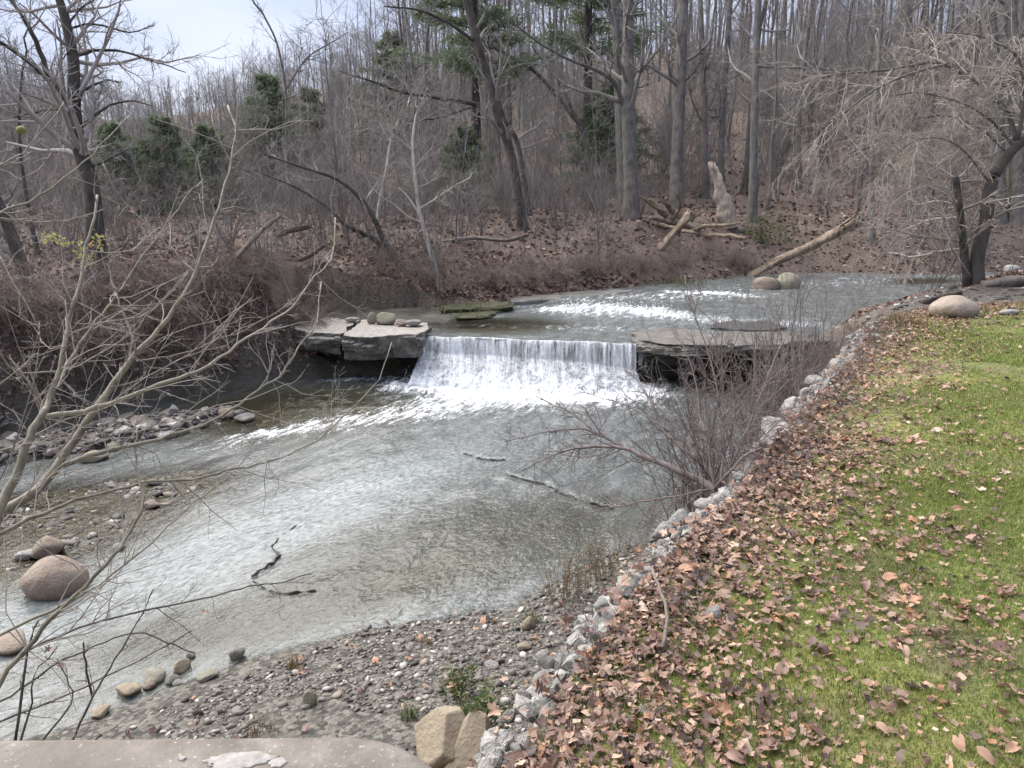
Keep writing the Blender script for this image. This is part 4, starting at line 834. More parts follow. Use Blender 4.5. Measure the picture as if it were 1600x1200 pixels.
# ---- evergreens
def conifer(seed, H, Wd, nb, t0=.12, droop=-.05, dens=90, nl=.22):
    rng = np.random.default_rng(seed); z = np.linspace(0, 1, 10); TP = np.column_stack([np.cumsum(rng.normal(0, .03, 10)), np.cumsum(rng.normal(0, .03, 10)), z*H-.3])[None]; TR = (.018*H*(1-.9*z))[None]
    tb = Bag().tube(TP, TR, 8)
    lv = max(6, nb//7); t_ = t0+(.98-t0)*((np.arange(nb) % lv)+rng.uniform(-.5, .5, nb)+.4)/lv; t_ = np.clip(t_, t0, .985); a = rng.uniform(0, 6.283, nb); ln = Wd*(1.05-t_)**.75*rng.uniform(.6, 1.15, nb); zz_ = t_*H
    k = np.linspace(0, 1, 6)[None]; BP = np.stack([np.cos(a)[:, None]*ln[:, None]*k, np.sin(a)[:, None]*ln[:, None]*k, zz_[:, None]+(.25*k+droop*3*k*k)*ln[:, None]+rng.normal(0, .05, (nb, 6))*k], -1); BR = .03*np.linspace(1, .2, 6)[None]*np.ones((nb, 1)); bb = Bag().tube(BP, BR, 3)
    # flat sprays of needles along the boughs
    M = nb*dens; par = np.repeat(np.arange(nb), dens); f = (rng.uniform(.05, 1, M)**.7)*5; i = np.minimum(f.astype(int), 4); w = (f-i)[:, None]
    sw = rng.normal(0, .13, M)*ln[par]*(.4+.6*np.sin(f/5*3.0)); O = BP[par, i]*(1-w)+BP[par, i+1]*w+np.column_stack([-np.sin(a[par])*sw, np.cos(a[par])*sw, rng.normal(0, .13, M)-.10*np.abs(sw)]); D = np.column_stack([np.cos(a[par])*.6, np.sin(a[par])*.6, 0*par])+rng.normal(0, .6, (M, 3)); D /= np.linalg.norm(D, axis=1, keepdims=True)
    Sd = np.cross(D, rng.normal(size=(M, 3))); Sd /= np.linalg.norm(Sd, axis=1, keepdims=True); l = nl*rng.uniform(.6, 1.4, M)[:, None]
    cb = Bag(); cb.add(np.stack([O-Sd*l*.11, O+Sd*l*.11, O+D*l], 1), np.arange(3*M).reshape(M, 3))
    r = tb.mesh('trunk'), bb.mesh('boughs'), cb.mesh('crown', False)
    r[0].materials.append(M_DARKBARK); r[1].materials.append(M_DARKBARK); r[2].materials.append(M_NEEDLE); return r
CON = [conifer(1, 10, 5.0, 98, .03, -.05, 260, .34), conifer(2, 6, 3.6, 84, .01, -.04, 260, .26), conifer(3, 17, 4.6, 60, .35, -.03, 240, .34)]
def put_conifer(k, px, py, d, H, label, name='evergreen_tree', pt=None):
    p = A(px, py, d); g = tz(p[0], p[1])
    if pt is not None: H = A(px, pt, d)[2]-g
    s = H/[10, 6, 17][k]
    o = thing(name, label, 'evergreen tree', (p[0], p[1], g)); o.scale = (s, s, s); o.rotation_euler = (0, 0, px*.7)
    obj('trunk', CON[k][0], None, o); obj('boughs', CON[k][1], None, o); obj('crown', CON[k][2], None, o)
put_conifer(0, 428, 300, 46, 11.5, 'pointed dark evergreen standing on the hillside below the open sky', pt=120)
put_conifer(0, 492, 300, 50, 10, 'evergreen just right of the pointed dark evergreen', pt=140)
put_conifer(1, 185, 300, 31, 5.2, 'bushy evergreen behind the tall dark tree, left one of three', pt=196)
put_conifer(1, 262, 300, 33, 5.0, 'bushy evergreen behind the tall dark tree, middle one of three', pt=186)
put_conifer(1, 335, 300, 32, 5.5, 'bushy evergreen behind the tall dark tree, right one of three', pt=200)
put_conifer(2, 745, 300, 40, 18, 'tall pine with thin crown behind the leaning dark trunk')
put_conifer(1, 725, 295, 34, 3.6, 'low bushy hemlock left of the leaning dark trunk\'s foot')
put_conifer(2, 915, 300, 44, 20, 'tall pine whose green crown tops the frame left of the broadest trunk')
put_conifer(1, 950, 280, 42, 5.5, 'shaded hemlock behind the broadest trunk')
put_conifer(0, 620, 280, 58, 9, 'pale green pine on the slope behind the pale saplings')

# ---- shrubs and saplings
def shrub(seed, H, ns, spread, nb=6, nt=5, up=.05, r=.012, wander=.15, droop=0, rmin=.0035, ln=.45):
    rng = np.random.default_rng(seed); n = 6; a = rng.uniform(0, 6.283, ns); sp = rng.uniform(.1, 1, ns)*spread; h = H*rng.uniform(.6, 1.1, ns); k = np.linspace(0, 1, n)[None]
    P = np.stack([np.cos(a)[:, None]*(.08+sp[:, None]*k**1.2*H), np.sin(a)[:, None]*(.08+sp[:, None]*k**1.2*H), h[:, None]*(k*(1+droop)-droop*k*k*1.6)-.05], -1)+rng.normal(0, .03, (ns, n, 3))*k[..., None]*H*.6
    R = r*rng.uniform(.6, 1.2, ns)[:, None]*np.linspace(1, .3, n)[None]; st_ = Bag().tube(P, R, 4)
    Bp, Br = grow(rng, P, R, nb, (.15, .97), (40, 15), (ln, .15), 4, wander, up, .6, .4, rmin); b = Bag().tube(Bp, Br, 3)
    Tp, Tr = grow(rng, Bp, Br, nt, (.1, .98), (42, 16), (.5, .2), 3, wander*1.2, up*.5, .7, .5, rmin*.8); b.tube(Tp, Tr, 3)
    return st_.mesh('stems'), b.mesh('twigs')
SHR = [shrub(200+k, H, ns, sp, nb, nt, up, r) for k, (H, ns, sp, nb, nt, up, r) in enumerate([(2.2, 9, .45, 6, 5, .05, .014), (2.8, 7, .35, 7, 5, .08, .016), (1.5, 12, .6, 6, 4, .02, .010), (3.6, 5, .22, 9, 5, .08, .020)])]
for a, b in SHR: a.materials.append(M_TWIGRED); b.materials.append(M_TWIG)
SHB = [(a.copy(), b.copy()) for a, b in SHR]
for a, b in SHB: a.materials[0] = M_TWIGRED; b.materials[0] = M_TWIGRED
def put_shrub(k, x, y, s, label, group=None, name='bare_shrub', lib=SHR, z=None, rot=None):
    o = thing(name, label, 'shrub', (x, y, tz(x, y) if z is None else z), group); o.scale = (s, s, s); o.rotation_euler = rot or (rng.normal(0, .12), rng.normal(0, .12), rng.uniform(0, 6.28))
    obj('stems', lib[k][0], None, o); obj('twigs', lib[k][1], None, o); return o
rng = np.random.default_rng(8)
def off_logs(X, Y): return ~((Y > 22) & (Y < 33) & (800+X/Y*FPX*.97 > 985) & (800+X/Y*FPX*.97 < 1350))
P = sample(rng, 150, -24, 26, 14, 46, lambda X, Y: bank(X, Y) & off_logs(X, Y) & (np.minimum(sdist(X, Y, LOWER), sdist(X, Y, UPPER)) > .5) & (np.abs(X) < .69*Y))
for k, (x, y) in enumerate(P):
    lab, g = ('bare grey-brown shrub on the left bank flat', 'shrubs on the left bank') if x < -3 else ('bare grey-brown shrub among the trunks across the stream', 'shrubs across the stream')
    put_shrub(int(rng.integers(4)), x, y, rng.uniform(.7, 1.25)*(1 if y > 20 else .75), lab, g)
SAP = [bare_tree(300+k, H, r, nl=22, nb=6, nt=5, t=(.12, .98), ln=.30, rmin=.005, up=.12) for k, (H, r) in enumerate([(6, .035), (8, .045), (4.5, .028)])]
for a, b in SAP: a.materials.append(M_TWIG); b.materials.append(M_TWIG)
P = sample(rng, 230, -40, 40, 21, 75, lambda X, Y: bank(X, Y) & off_logs(X, Y) & (np.minimum(sdist(X, Y, LOWER), sdist(X, Y, UPPER)) > 1.5) & (np.abs(X) < .69*Y), 1.2)
for k, (x, y) in enumerate(P):
    pxx = 800+x/y*FPX*.97; sc_h = min(rng.uniform(.7, 1.2), (CAM_H+min(cap_tan(pxx), .3)*.8*math.hypot(x, y)-tz(x, y))/6)
    o = thing('sapling', 'thin grey sapling in the brush of the left flat' if x < -4 else 'thin grey sapling between the trunks of the wood', 'sapling', (x, y, tz(x, y)), 'saplings of the left flat' if x < -4 else 'saplings in the wood'); o.scale = (sc_h,)*3; o.rotation_euler = (rng.normal(0, .1), rng.normal(0, .1), rng.uniform(0, 6.28))
    obj('trunk', SAP[k % 3][0], None, o); obj('crown', SAP[k % 3][1], None, o)
THK = [shrub(260+k, H, ns, sp, 9, 6, .08, .022, .16, 0, .006, .40) for k, (H, ns, sp) in enumerate([(4.5, 16, .45), (3.4, 18, .6), (6, 14, .3)])]
for a, b in THK: a.materials.append(M_TWIG); b.materials.append(M_TWIG)
for k, (x, y) in enumerate(far_spots(200, 36, 112, -60, 1680, lambda px, r: r > np.interp(px, [0, 500, 700, 1000, 1600], [40, 40, 36, 36, 36]), .75)):
    pxx = 800+x/y*FPX*.97; sc_h = min(rng.uniform(.8, 1.5), (CAM_H+min(cap_tan(pxx), .3)*.8*math.hypot(x, y)-tz(x, y))/5)
    put_shrub(k % 3, x, y, float(max(sc_h, .4)), 'grey twiggy thicket on the wooded hillside', 'thickets on the hillside', 'thicket', THK)
# brush overhanging the undercut left bank
HNG = [shrub(240+k, 1.0, 26, 1.3, 7, 5, -.12, .007, .22, 1.0, .0028, .5) for k in range(3)]
M_BRIER = bark('brier', (.15, .115, .095), (.34, .275, .235), 6, .1, vary=.5)
for a, b in HNG: a.materials.append(M_BRIER); b.materials.append(M_BRIER)
LB = np.array([(-8.9, 12.2), (-8.0, 13.2), (-7.2, 14.2), (-6.4, 15.0), (-5.6, 15.8), (-5.0, 16.3), (-4.7, 16.9)])
for k in range(40):
    f = (k % 20)/19*(len(LB)-1); i = min(int(f), len(LB)-2); p = LB[i]+(LB[i+1]-LB[i])*(f-i)+rng.normal(0, .15, 2)+(np.array([-.15, .35]) if k < 20 else np.array([-.02, .10]))
    put_shrub(k % 3, p[0], p[1], rng.uniform(.7, 1.05), 'tangled brush hanging over the undercut left bank', 'brush hanging over the left bank', 'hanging_brush', HNG, max(tz(p[0], p[1]), .7)+.05)
for k in range(20):
    p = np.array([(-.5, 20.9), (.9, 22.0), (2.6, 23.2), (4.6, 24.4), (6.6, 25.8), (8.3, 26.9)]); f = k/19*5; i = min(int(f), 4); q = p[i]+(p[i+1]-p[i])*(f-i)+rng.normal(0, .2, 2)+np.array([-.2, .5])
    put_shrub(k % 3, q[0], q[1], rng.uniform(.7, 1.0), 'low tangled brush along the far waterline', 'brush along the far waterline', 'hanging_brush', HNG)
for k, (x, y, zz_) in enumerate(((-5.1, 18.3, 1.3), (-4.5, 19.0, 1.5), (-3.8, 19.5, 1.5), (-3.0, 20.0, 1.5), (-2.2, 20.3, 1.4), (-1.4, 20.4, 1.3), (-4.9, 18.9, 1.9), (-3.4, 20.1, 1.9), (-1.9, 20.7, 1.7))):
    put_shrub(k % 3, x, y, rng.uniform(.7, 1.0), 'tangled brush draped over the ledge behind the rock slabs', 'brush behind the rock slabs', 'hanging_brush', HNG, zz_)
# brush at the foot of the gabion wall
for k in range(24):
    s_ = 4.6+k*.37; p, dv = along(min(s_, cum[-1]-.05), -.38-.35*((k*7) % 3)/2)
    put_shrub((0, 1, 0, 2)[k % 4], p[0], p[1], (.78, .9, .7, 1.0, .85)[k % 5]*(1 if k < 18 else .8), 'dark twiggy shrub rising along the outer face of the gabion wall', 'shrubs along the gabion wall', 'wall_shrub', SHB, .35, (.12*math.sin(k*2.1), .12*math.cos(k*1.7)-.1, k*1.3))
g0 = along(4.85, -.1)[0]
def limb_thing(name, label, cat, paths, mat, tw, twn=(10, 6), rng=np.random.default_rng(66), rmin=.002, ln=.28, up=.02, third=3):
    """a thing made of limbs followed in the photograph: each limb a part, its twigs a sub-part"""
    base = A(*paths[0][0][0], paths[0][1]); o = thing(name, label, cat, base)
    for (px, d0, d1, w0, w1) in paths:
        P, R = trace(px, d0, d1, w0, w1, 3, .004, 1.7); P = P-base
        b = obj('branch', Bag().tube(P, R, 7, True).mesh('branch'), mat, o)
        L_ = np.linalg.norm(np.diff(P[0], axis=0), axis=1).sum(); kk = max(3, int(twn[0]*L_))
        Bp, Br = grow(rng, P, R, kk, (.12, .99), (45, 14), (min(ln, .55/L_), .10), 5, .22, up, .5, .4, rmin, rmax=rmin*2.3); bg_ = Bag().tube(Bp, Br, 4)
        Tp, Tr = grow(rng, Bp, Br, twn[1], (.1, .98), (44, 14), (.42, .15), 4, .28, up, .7, .5, rmin*.75); bg_.tube(Tp, Tr, 3)
        if third: Tq, Tqr = grow(rng, Tp, Tr, third, (.2, .95), (44, 14), (.4, .15), 3, .3, up, .8, .6, rmin*.6); bg_.tube(Tq, Tqr, 3)
        obj('twigs', bg_.mesh('twigs'), tw, b)
    return o
limb_thing('leaning_shrub', 'low branching shrub leaning from the gabion wall out over the stream', 'shrub', [
    ([(1128, 772), (1100, 755), (1060, 735), (1010, 715), (975, 700), (930, 698), (890, 702), (850, 718), (815, 735)], 6.2, 7.0, 16, 2),
    ([(975, 700), (940, 680), (905, 670), (870, 672), (830, 680), (790, 690)], 6.7, 7.2, 6, 1.5), ([(925, 675), (900, 648), (870, 635), (840, 620)], 6.9, 7.2, 5, 1.5), ([(1090, 720), (1055, 690), (1040, 670), (1015, 625), (1000, 600), (975, 575)], 6.4, 7.2, 7, 2),
    ([(1045, 675), (1000, 645), (960, 628), (905, 612)], 6.6, 7.3, 4, 1.2), ([(1110, 765), (1060, 775), (1000, 785), (930, 800), (860, 830)], 6.2, 6.6, 4, 1.2), ([(1115, 765), (1160, 715), (1190, 700)], 6.2, 6.0, 5, 3), ([(1120, 770), (1105, 700), (1095, 650), (1085, 590), (1060, 520)], 6.2, 6.8, 6, 2),
    ([(1125, 765), (1130, 700), (1125, 640), (1110, 560), (1080, 480), (1070, 430)], 6.2, 6.9, 5, 1.5), ([(1125, 765), (1160, 690), (1190, 610), (1230, 520)], 6.2, 6.9, 5, 1.5)], M_TWIGRED, M_TWIGRED, (17, 6), rmin=.0024)

# the arching tree on the spit upstream
rng = np.random.default_rng(99)
gA, dA = ground_at(1518, 446); AT = thing('arching_tree', 'dark two-stemmed tree arching left with drooping pale twigs on the far spit', 'tree', gA)
cb = Bag()
for nm, px, w0, w1, m, nch in (('trunk', [(1512, 447), (1505, 383), (1498, 317), (1493, 277)], 13, 10, M_DARKBARK, 10), ('trunk', [(1527, 446), (1527, 400), (1540, 347), (1547, 293), (1563, 257), (1583, 233), (1604, 216)], 22, 15, M_DARKBARK, 0),
        ('limb', [(1590, 225), (1573, 173), (1550, 153), (1516, 121), (1465, 98), (1431, 101), (1381, 110), (1296, 118), (1240, 135)], 8, 2, M_GREYBARK, 22), ('limb', [(1480, 100), (1424, 115), (1364, 142), (1296, 196), (1270, 230)], 5, 1.5, M_GREYBARK, 16), ('limb', [(1585, 230), (1549, 189), (1505, 162), (1440, 145), (1390, 150)], 5, 2, M_GREYBARK, 18),
        ('limb', [(1494, 280), (1467, 263), (1400, 230), (1370, 215)], 4, 1.5, M_PALEBARK, 14), ('limb', [(1590, 222), (1600, 150), (1590, 90), (1540, 60), (1480, 50)], 7, 2, M_GREYBARK, 18), ('limb', [(1595, 222), (1640, 170), (1650, 110), (1640, 60)], 8, 3, M_GREYBARK, 14), ('limb', [(1497, 300), (1460, 290), (1420, 300), (1380, 330)], 3, 1.2, M_PALEBARK, 14), ('limb', [(1550, 290), (1500, 230), (1450, 215), (1400, 240), (1370, 290)], 4, 1.2, M_GREYBARK, 16), ('limb', [(1575, 240), (1530, 200), (1470, 180), (1420, 200), (1380, 260), (1350, 320)], 4, 1.2, M_GREYBARK, 18)):
    P, R = trace(px, dA, dA+rng.uniform(-1.5, .5)*(nm == 'limb'), w0, w1, 4); P = P-gA; nch = int(nch*1.5)
    if nm == 'trunk': P[0, 0, 2] -= .3
    obj(nm, Bag().tube(P, R, 9, True).mesh(nm), m, AT)
    if nch:
        Bp, Br = grow(rng, P, R, nch, (.08, .99), (50, 16), (.0, .0), 7, .12, -.06, .5, .35, .006, 0, False) if False else grow(rng, P, R, nch, (.08, .99), (52, 16), (1.9, .6), 7, .13, -.09, .5, .35, .006, .3, False); cb.tube(Bp, Br, 3)
        Tp, Tr = grow(rng, Bp, Br, 7, (.1, .98), (40, 14), (.45, .15), 5, .17, -.10, .7, .5, .0045); cb.tube(Tp, Tr, 3)
        Tq, Tqr = grow(rng, Tp, Tr, 3, (.15, .98), (40, 14), (.5, .15), 3, .17, -.08, .8, .6, .004); cb.tube(Tq, Tqr, 3)
obj('crown', cb.mesh('crown'), M_TWIGPALE, AT)

# thin stems and briers between the trees
rng = np.random.default_rng(55)
def stems(n, x0, x1, y0, y1, h0, h1, r, seed, mat, label, kb=4, test=bank):
    P = sample(rng, n, x0, x1, y0, y1, lambda X, Y: test(X, Y) & (np.abs(X) < .71*Y)); n = len(P); h = rng.uniform(h0, h1, n); z = terrain(P[:, 0], P[:, 1]); k = np.linspace(0, 1, 4)[None]; ln = rng.normal(0, .18, (n, 2))
    Q = np.stack([P[:, :1]+ln[:, :1]*h[:, None]*k+rng.normal(0, .03, (n, 4)), P[:, 1:]+ln[:, 1:]*h[:, None]*k, z[:, None]+h[:, None]*k-.05], -1); R = r*np.linspace(1, .4, 4)[None]*rng.uniform(.6, 1.3, n)[:, None]
    b = Bag().tube(Q, R, 3); Bp, Br = grow(rng, Q, R, kb, (.2, .98), (38, 14), (.42, .12), 3, .15, .06, .6, .5, r*.35); b.tube(Bp, Br, 3); Tp, Tr = grow(rng, Bp, Br, 3, (.2, .98), (38, 14), (.5, .12), 2, .15, .04, .8, .6, r*.3); b.tube(Tp, Tr, 3)
    return tag(obj('undergrowth', b.mesh('undergrowth'), mat), label, kind='stuff')
stems(1500, -26, -2, 14, 48, .8, 2.4, .009, 1, M_TWIG, 'brown weed stems and briers of the left bank flat')
stems(1150, -6, 30, 20, 50, .6, 3.2, .010, 2, M_TWIG, 'thin stems and briers among the trunks across the stream', test=lambda X, Y: bank(X, Y) & off_logs(X, Y))
stems(950, -45, 60, 40, 105, 1.5, 6, .018, 3, M_TWIG, 'brushy stems up the wooded hillside')

# ------------------------------------------------------------------ fallen logs and the snag
M_SNAG = bark('bleached_wood', (.15, .105, .065), (.60, .50, .37), 7, 1.0, .8, .35)
def log(label, path, w0, w1, mat=M_DEADWOOD, d=None, d1=None, name='fallen_log', jag=0, seed=0, lift=0.0, cat='log', rough=1.0):
    g, gd = ground_at(*path[0]); d = d or gd; d1 = d1 or d; rng = np.random.default_rng(seed+900)
    P, R = trace(path, d, d1, w0, w1, 10); P = P[0]+np.array([0, 0, lift]); R = R[0]; n = len(P); sides = 14
    V, F, cap = tubes(P[None], R[None], sides, True); V = V.reshape(n, sides, 3); a = np.arange(sides)
    C = P[:, None, :]; a2 = a*2*math.pi/sides; k = 1+rough*(1.1*fbm(np.cos(a2)[None]*1.6+np.sin(a2)[None]*2.3+5+0*P[:, :1], np.arange(n)[:, None]*.16+np.sin(a2)[None]*1.7, seed, 4)+.5*np.sign(np.sin(a2*3+seed))[None]*.25); V = C+(V-C)*k[..., None]
    if jag:
        T = P[-1]-P[-2]; T /= np.linalg.norm(T); V[-1] += T*(rng.uniform(-.6, 1, sides)*jag)[:, None]; V[-2] += T*(rng.uniform(-.3, .3, sides)*jag)[:, None]
    off = P[0]; return tag(obj(name, mesh(name, V.reshape(-1, 3)-off, [F, cap], True), mat, loc=off), label, cat)
log('long pale weathered log sloping from the water up the far bank', [(1168, 434), (1215, 408), (1265, 385), (1300, 368), (1326, 352)], 10, 17, jag=.7, seed=1, d1=25.5)
log('pale broken log leaning against the fallen root end', [(1030, 392), (1050, 368), (1066, 350), (1080, 334)], 9, 13, seed=2, jag=.15)
snag = log('pale jagged broken snag standing among the fallen logs', [(1142, 358), (1136, 330), (1128, 305), (1122, 285), (1116, 264)], 25, 11, jag=.35, seed=3, mat=M_SNAG, rough=1.7, name='snag', cat='tree stump')
log('thick decayed log lying behind the pale leaning log', [(1160, 362), (1120, 362), (1075, 355), (1040, 340)], 16, 22, M_GREYLOG, seed=4, jag=.3)
RW, RWd = ground_at(1040, 352); rw = thing('root_wad', 'splintered pale root end of the fallen trunk beside the broadest trunk', 'tree roots', RW)
for k, (px, w0, w1) in enumerate((([(1060, 350), (1040, 335), (1022, 318), (1013, 312)], 16, 5), ([(1062, 345), (1050, 325), (1040, 315), (1046, 303)], 12, 3), ([(1050, 348), (1030, 342), (1016, 340)], 9, 4), ([(1048, 330), (1034, 312), (1030, 295), (1028, 285)], 5, 2), ([(1040, 335), (1015, 318), (1000, 308)], 6, 3), ([(1065, 352), (1085, 340), (1100, 330)], 5, 2), ([(1050, 345), (1062, 322), (1058, 300)], 6, 2), ([(1075, 362), (1110, 352), (1150, 350)], 7, 4), ([(1020, 350), (1050, 356), (1090, 366)], 7, 5), ([(1090, 372), (1120, 366), (1165, 372)], 8, 5))):
    P, R = trace(px, RWd, RWd-.3*k, w0, w1, 4, .02); obj('root', Bag().tube(P-RW, R*1.0, 7, True).mesh('root'), M_DEADWOOD, rw)
log('dark rotten log at the foot of the left wood, lower one', [(417, 413), (450, 407), (480, 402), (507, 383)], 8, 5, M_DARKLOG, seed=5, d=17.5, name='fallen_branch')
log('dark log propped in the brush above the dark rotten log', [(430, 370), (450, 362), (484, 354)], 8, 7, M_DARKLOG, seed=6, d=18.5, name='fallen_branch')
log('reddish broken branch slanting up out of the left bank brush', [(370, 402), (397, 373), (418, 352), (436, 340)], 9, 5, M_GREYLOG, seed=7, d=15.8, name='fallen_branch', jag=.1)
log('grey log lying at the water left of the arching tree', [(1504, 440), (1470, 436), (1439, 431)], 14, 12, M_GREYLOG, seed=8)
log('thick grey log at the right border behind the twisted one', [(1536, 446), (1570, 441), (1612, 438)], 13, 17, M_GREYLOG, seed=9)
log('twisted grey log at the right border right of the arching tree', [(1511, 452), (1535, 458), (1555, 462), (1577, 455), (1606, 456)], 9, 13, M_GREYLOG, seed=10)
log('dark log at the water\'s edge behind the low pinkish boulder', [(1440, 475), (1470, 466), (1502, 458)], 10, 9, M_DARKLOG, seed=11)
log('dark trunk lying along the foot of the undercut left bank', [(0, 652), (60, 630), (130, 605), (190, 575), (240, 548)], 24, 12, M_DARKLOG, seed=12, d=13.6, d1=15.4)
log('short stick with a pale end at the far waterline', [(957, 444), (965, 440), (973, 434)], 5, 6, M_GREYLOG, seed=13, name='fallen_branch')
log('thin fallen pole lying across the far bank litter', [(690, 378), (740, 372), (790, 376), (826, 366)], 6, 5, M_GREYLOG, seed=14, name='fallen_branch')

# mossy ledges at the upper stream's left edge
M_MOSS = stone('mossy_shale', (.045, .045, .025), (.10, .095, .05), (.12, .15, .035), 3, .9, .85)
slab('ledge_rock', 'thin mossy green ledge at the upper stream\'s left edge, nearer one', [Gz(x, y, 1.0)[:2].tolist() for x, y in ((640, 494), (700, 492), (760, 489), (785, 480), (745, 480), (700, 483), (650, 487))], .78, .94, 31, M_MOSS, .1, .14)
slab('ledge_rock', 'mossy shale ledge under the leafy far bank, behind the nearer mossy ledge', [Gz(x, y, 1.15)[:2].tolist() for x, y in ((690, 478), (740, 474), (790, 470), (800, 465), (750, 466), (690, 471))], .85, 1.05, 33, M_MOSS, .1, .14)
slab('ledge_rock', 'dark flat shale ledge meeting the far bank left of the rapid', [Gz(x, y, .98)[:2].tolist() for x, y in ((795, 472), (850, 468), (930, 461), (990, 455), (980, 450), (900, 455), (800, 464))], .72, .98, 35, M_SLAB, .1, .05)
slab('ledge_rock', 'low dark shale step breaking the water behind the ledge slabs', [Gz(x, y, .93)[:2].tolist() for x, y in ((1112, 512), (1160, 514), (1200, 516), (1228, 510), (1200, 500), (1150, 498), (1118, 503))], .70, .93, 37, M_DARKROCK, .1, .08)

# ------------------------------------------------------------------ weeds and tufts
def tuft(px, py, label, n, h, w, mat, name='grass_tuft', spread=.10, seed=0, leaves=0, cat='plant'):
    rng = np.random.default_rng(seed+70); g, d = ground_at(px, py); o = thing(name, label, cat, g)
    a = rng.uniform(0, 6.283, n); l = rng.uniform(.15, .7, n); hh_ = h*rng.uniform(.5, 1.1, n); b = rng.normal(0, spread*.35, (n, 2)); k = np.linspace(0, 1, 4)
    if leaves:
        P = np.stack([b[:, :1]+np.cos(a)[:, None]*l[:, None]*.5*hh_[:, None]*k, b[:, 1:]+np.sin(a)[:, None]*l[:, None]*.5*hh_[:, None]*k, hh_[:, None]*k+0*a[:, None]], -1); P[:, 1:] += rng.normal(0, .01, P[:, 1:].shape); R = .0022*np.linspace(1, .5, 4)[None]*np.ones((n, 1))
        obj('stems', Bag().tube(P, R, 3).mesh('stems'), M_TWIGRED, o); M = n*leaves; par = np.repeat(np.arange(n), leaves); f = rng.uniform(.3, 3, M); i = np.minimum(f.astype(int), 2); ww = (f-i)[:, None]
        O = P[par, i]*(1-ww)+P[par, i+1]*ww; D = rng.normal(0, 1, (M, 3)); D[:, 2] = np.abs(D[:, 2])*.4; D /= np.linalg.norm(D, axis=1, keepdims=True); Sd = np.cross(D, rng.normal(size=(M, 3))); Sd /= np.linalg.norm(Sd, axis=1, keepdims=True); ll = (w*rng.uniform(.5, 1.3, M))[:, None]
        bb = Bag(); bb.add(np.stack([O, O+D*ll*.5+Sd*ll*.16, O+D*ll, O+D*ll*.5-Sd*ll*.16], 1), np.arange(4*M).reshape(M, 4)); obj('leaves', bb.mesh('leaves', False), mat, o)
    else:
        V = []
        for j, kk in enumerate(k):
            c = np.column_stack([b[:, 0]+np.cos(a)*l*hh_*kk**1.6, b[:, 1]+np.sin(a)*l*hh_*kk**1.6, hh_*(kk-.25*kk**3)]); s_ = np.column_stack([-np.sin(a), np.cos(a), 0*a])*w*(1-.85*kk); V += [c-s_, c+s_]
        V = np.stack(V, 1); q = np.array([[0, 1, 3, 2], [2, 3, 5, 4], [4, 5, 7, 6]]); o2 = Bag(); o2.add(V, (q[None]+(np.arange(n)*8)[:, None, None]).reshape(-1, 4)); obj('blades', o2.mesh('blades', False), mat, o)
    return o
tuft(458, 1046, 'olive brown grass tuft on the gravel near the water', 90, .15, .003, M_DRYWEED, seed=1)
tuft(640, 1122, 'bright green grass tuft on the gravel near the parapet', 60, .13, .004, M_WEED, seed=2)
tuft(668, 1008, 'small olive tuft in the middle of the near gravel', 50, .09, .003, M_DRYWEED, seed=3)
tuft(830, 975, 'green grassy tuft at the foot of the gabion wall', 70, .16, .004, M_WEED, seed=4)
tuft(745, 1165, 'bushy green weed between the sandstone blocks and the gabion wall', 26, .42, .05, M_WEED, 'leafy_weed', .22, 5, 40)
tuft(715, 1090, 'smaller leafy weed on the gravel behind the bushy green weed', 14, .28, .045, M_WEED, 'leafy_weed', .16, 6, 30)
tuft(890, 940, 'reddish dry weed stalks left of the gabion wall', 40, .55, .028, M_DRYWEED, 'dry_weed', .3, 7, 24)
tuft(935, 905, 'yellowish feathery weed by the water left of the wall', 40, .5, .028, M_DRYWEED, 'dry_weed', .3, 8, 26)
tuft(985, 870, 'thin dry weed nearest the water beside the wall', 16, .40, .026, M_DRYWEED, 'dry_weed', .3, 9, 20)
tuft(1060, 448, 'bright green grass clump at the far waterline', 160, .45, .012, M_WEED, spread=1.2, seed=10)
tuft(720, 487, 'grassy yellow-green clump on the mossy ledge', 160, .25, .010, M_WEED, spread=1.2, seed=11)
tuft(1410, 510, 'dry straw grass clump at the corner of the lawn', 120, .35, .007, M_DRYWEED, spread=.5, seed=12)
tuft(1340, 520, 'straw-coloured grass clump on the wall edge below the twiggy brush', 90, .30, .006, M_DRYWEED, spread=.4, seed=13)
tuft(400, 1145, 'reddish grass heap against the parapet on the gravel', 60, .10, .003, M_DRYWEED, spread=.2, seed=14)
tuft(1195, 385, 'leafy dark green bush among the fallen logs', 40, 1.1, .10, M_WEED, 'green_bush', 1.6, 15, 40, 'shrub')
tuft(1430, 300, 'yellow-green leafy bush behind the arching tree, left one', 30, 2.2, .13, M_YELLOW, 'yellow_bush', 2.4, 16, 22, 'shrub')
tuft(1580, 330, 'yellow-green leafy bush behind the arching tree, right one', 30, 2.4, .13, M_YELLOW, 'yellow_bush', 2.4, 17, 22, 'shrub')
rng = np.random.default_rng(17)
for k, (px, py, n) in enumerate(((1180, 1120, 90), (1420, 900, 150), (1240, 1150, 120), (1350, 1080, 120), (1500, 1010, 110), (1100, 930, 60), (1010, 1120, 70))):
    tuft(px, py, ('longer green grass tuft among the leaves near the photo\'s bottom', 'dark green grass tuft, largest on the lawn', 'pale green grass tuft at the lawn\'s lower middle', 'green grass tuft left of the lawn\'s lower right corner', 'green grass tuft near the photo\'s right border', 'small grass tuft close to the wall stones', 'grass tuft in the leaf drift by the wire netting')[k], n, .075, .0025, M_WEED, spread=.28, seed=30+k)

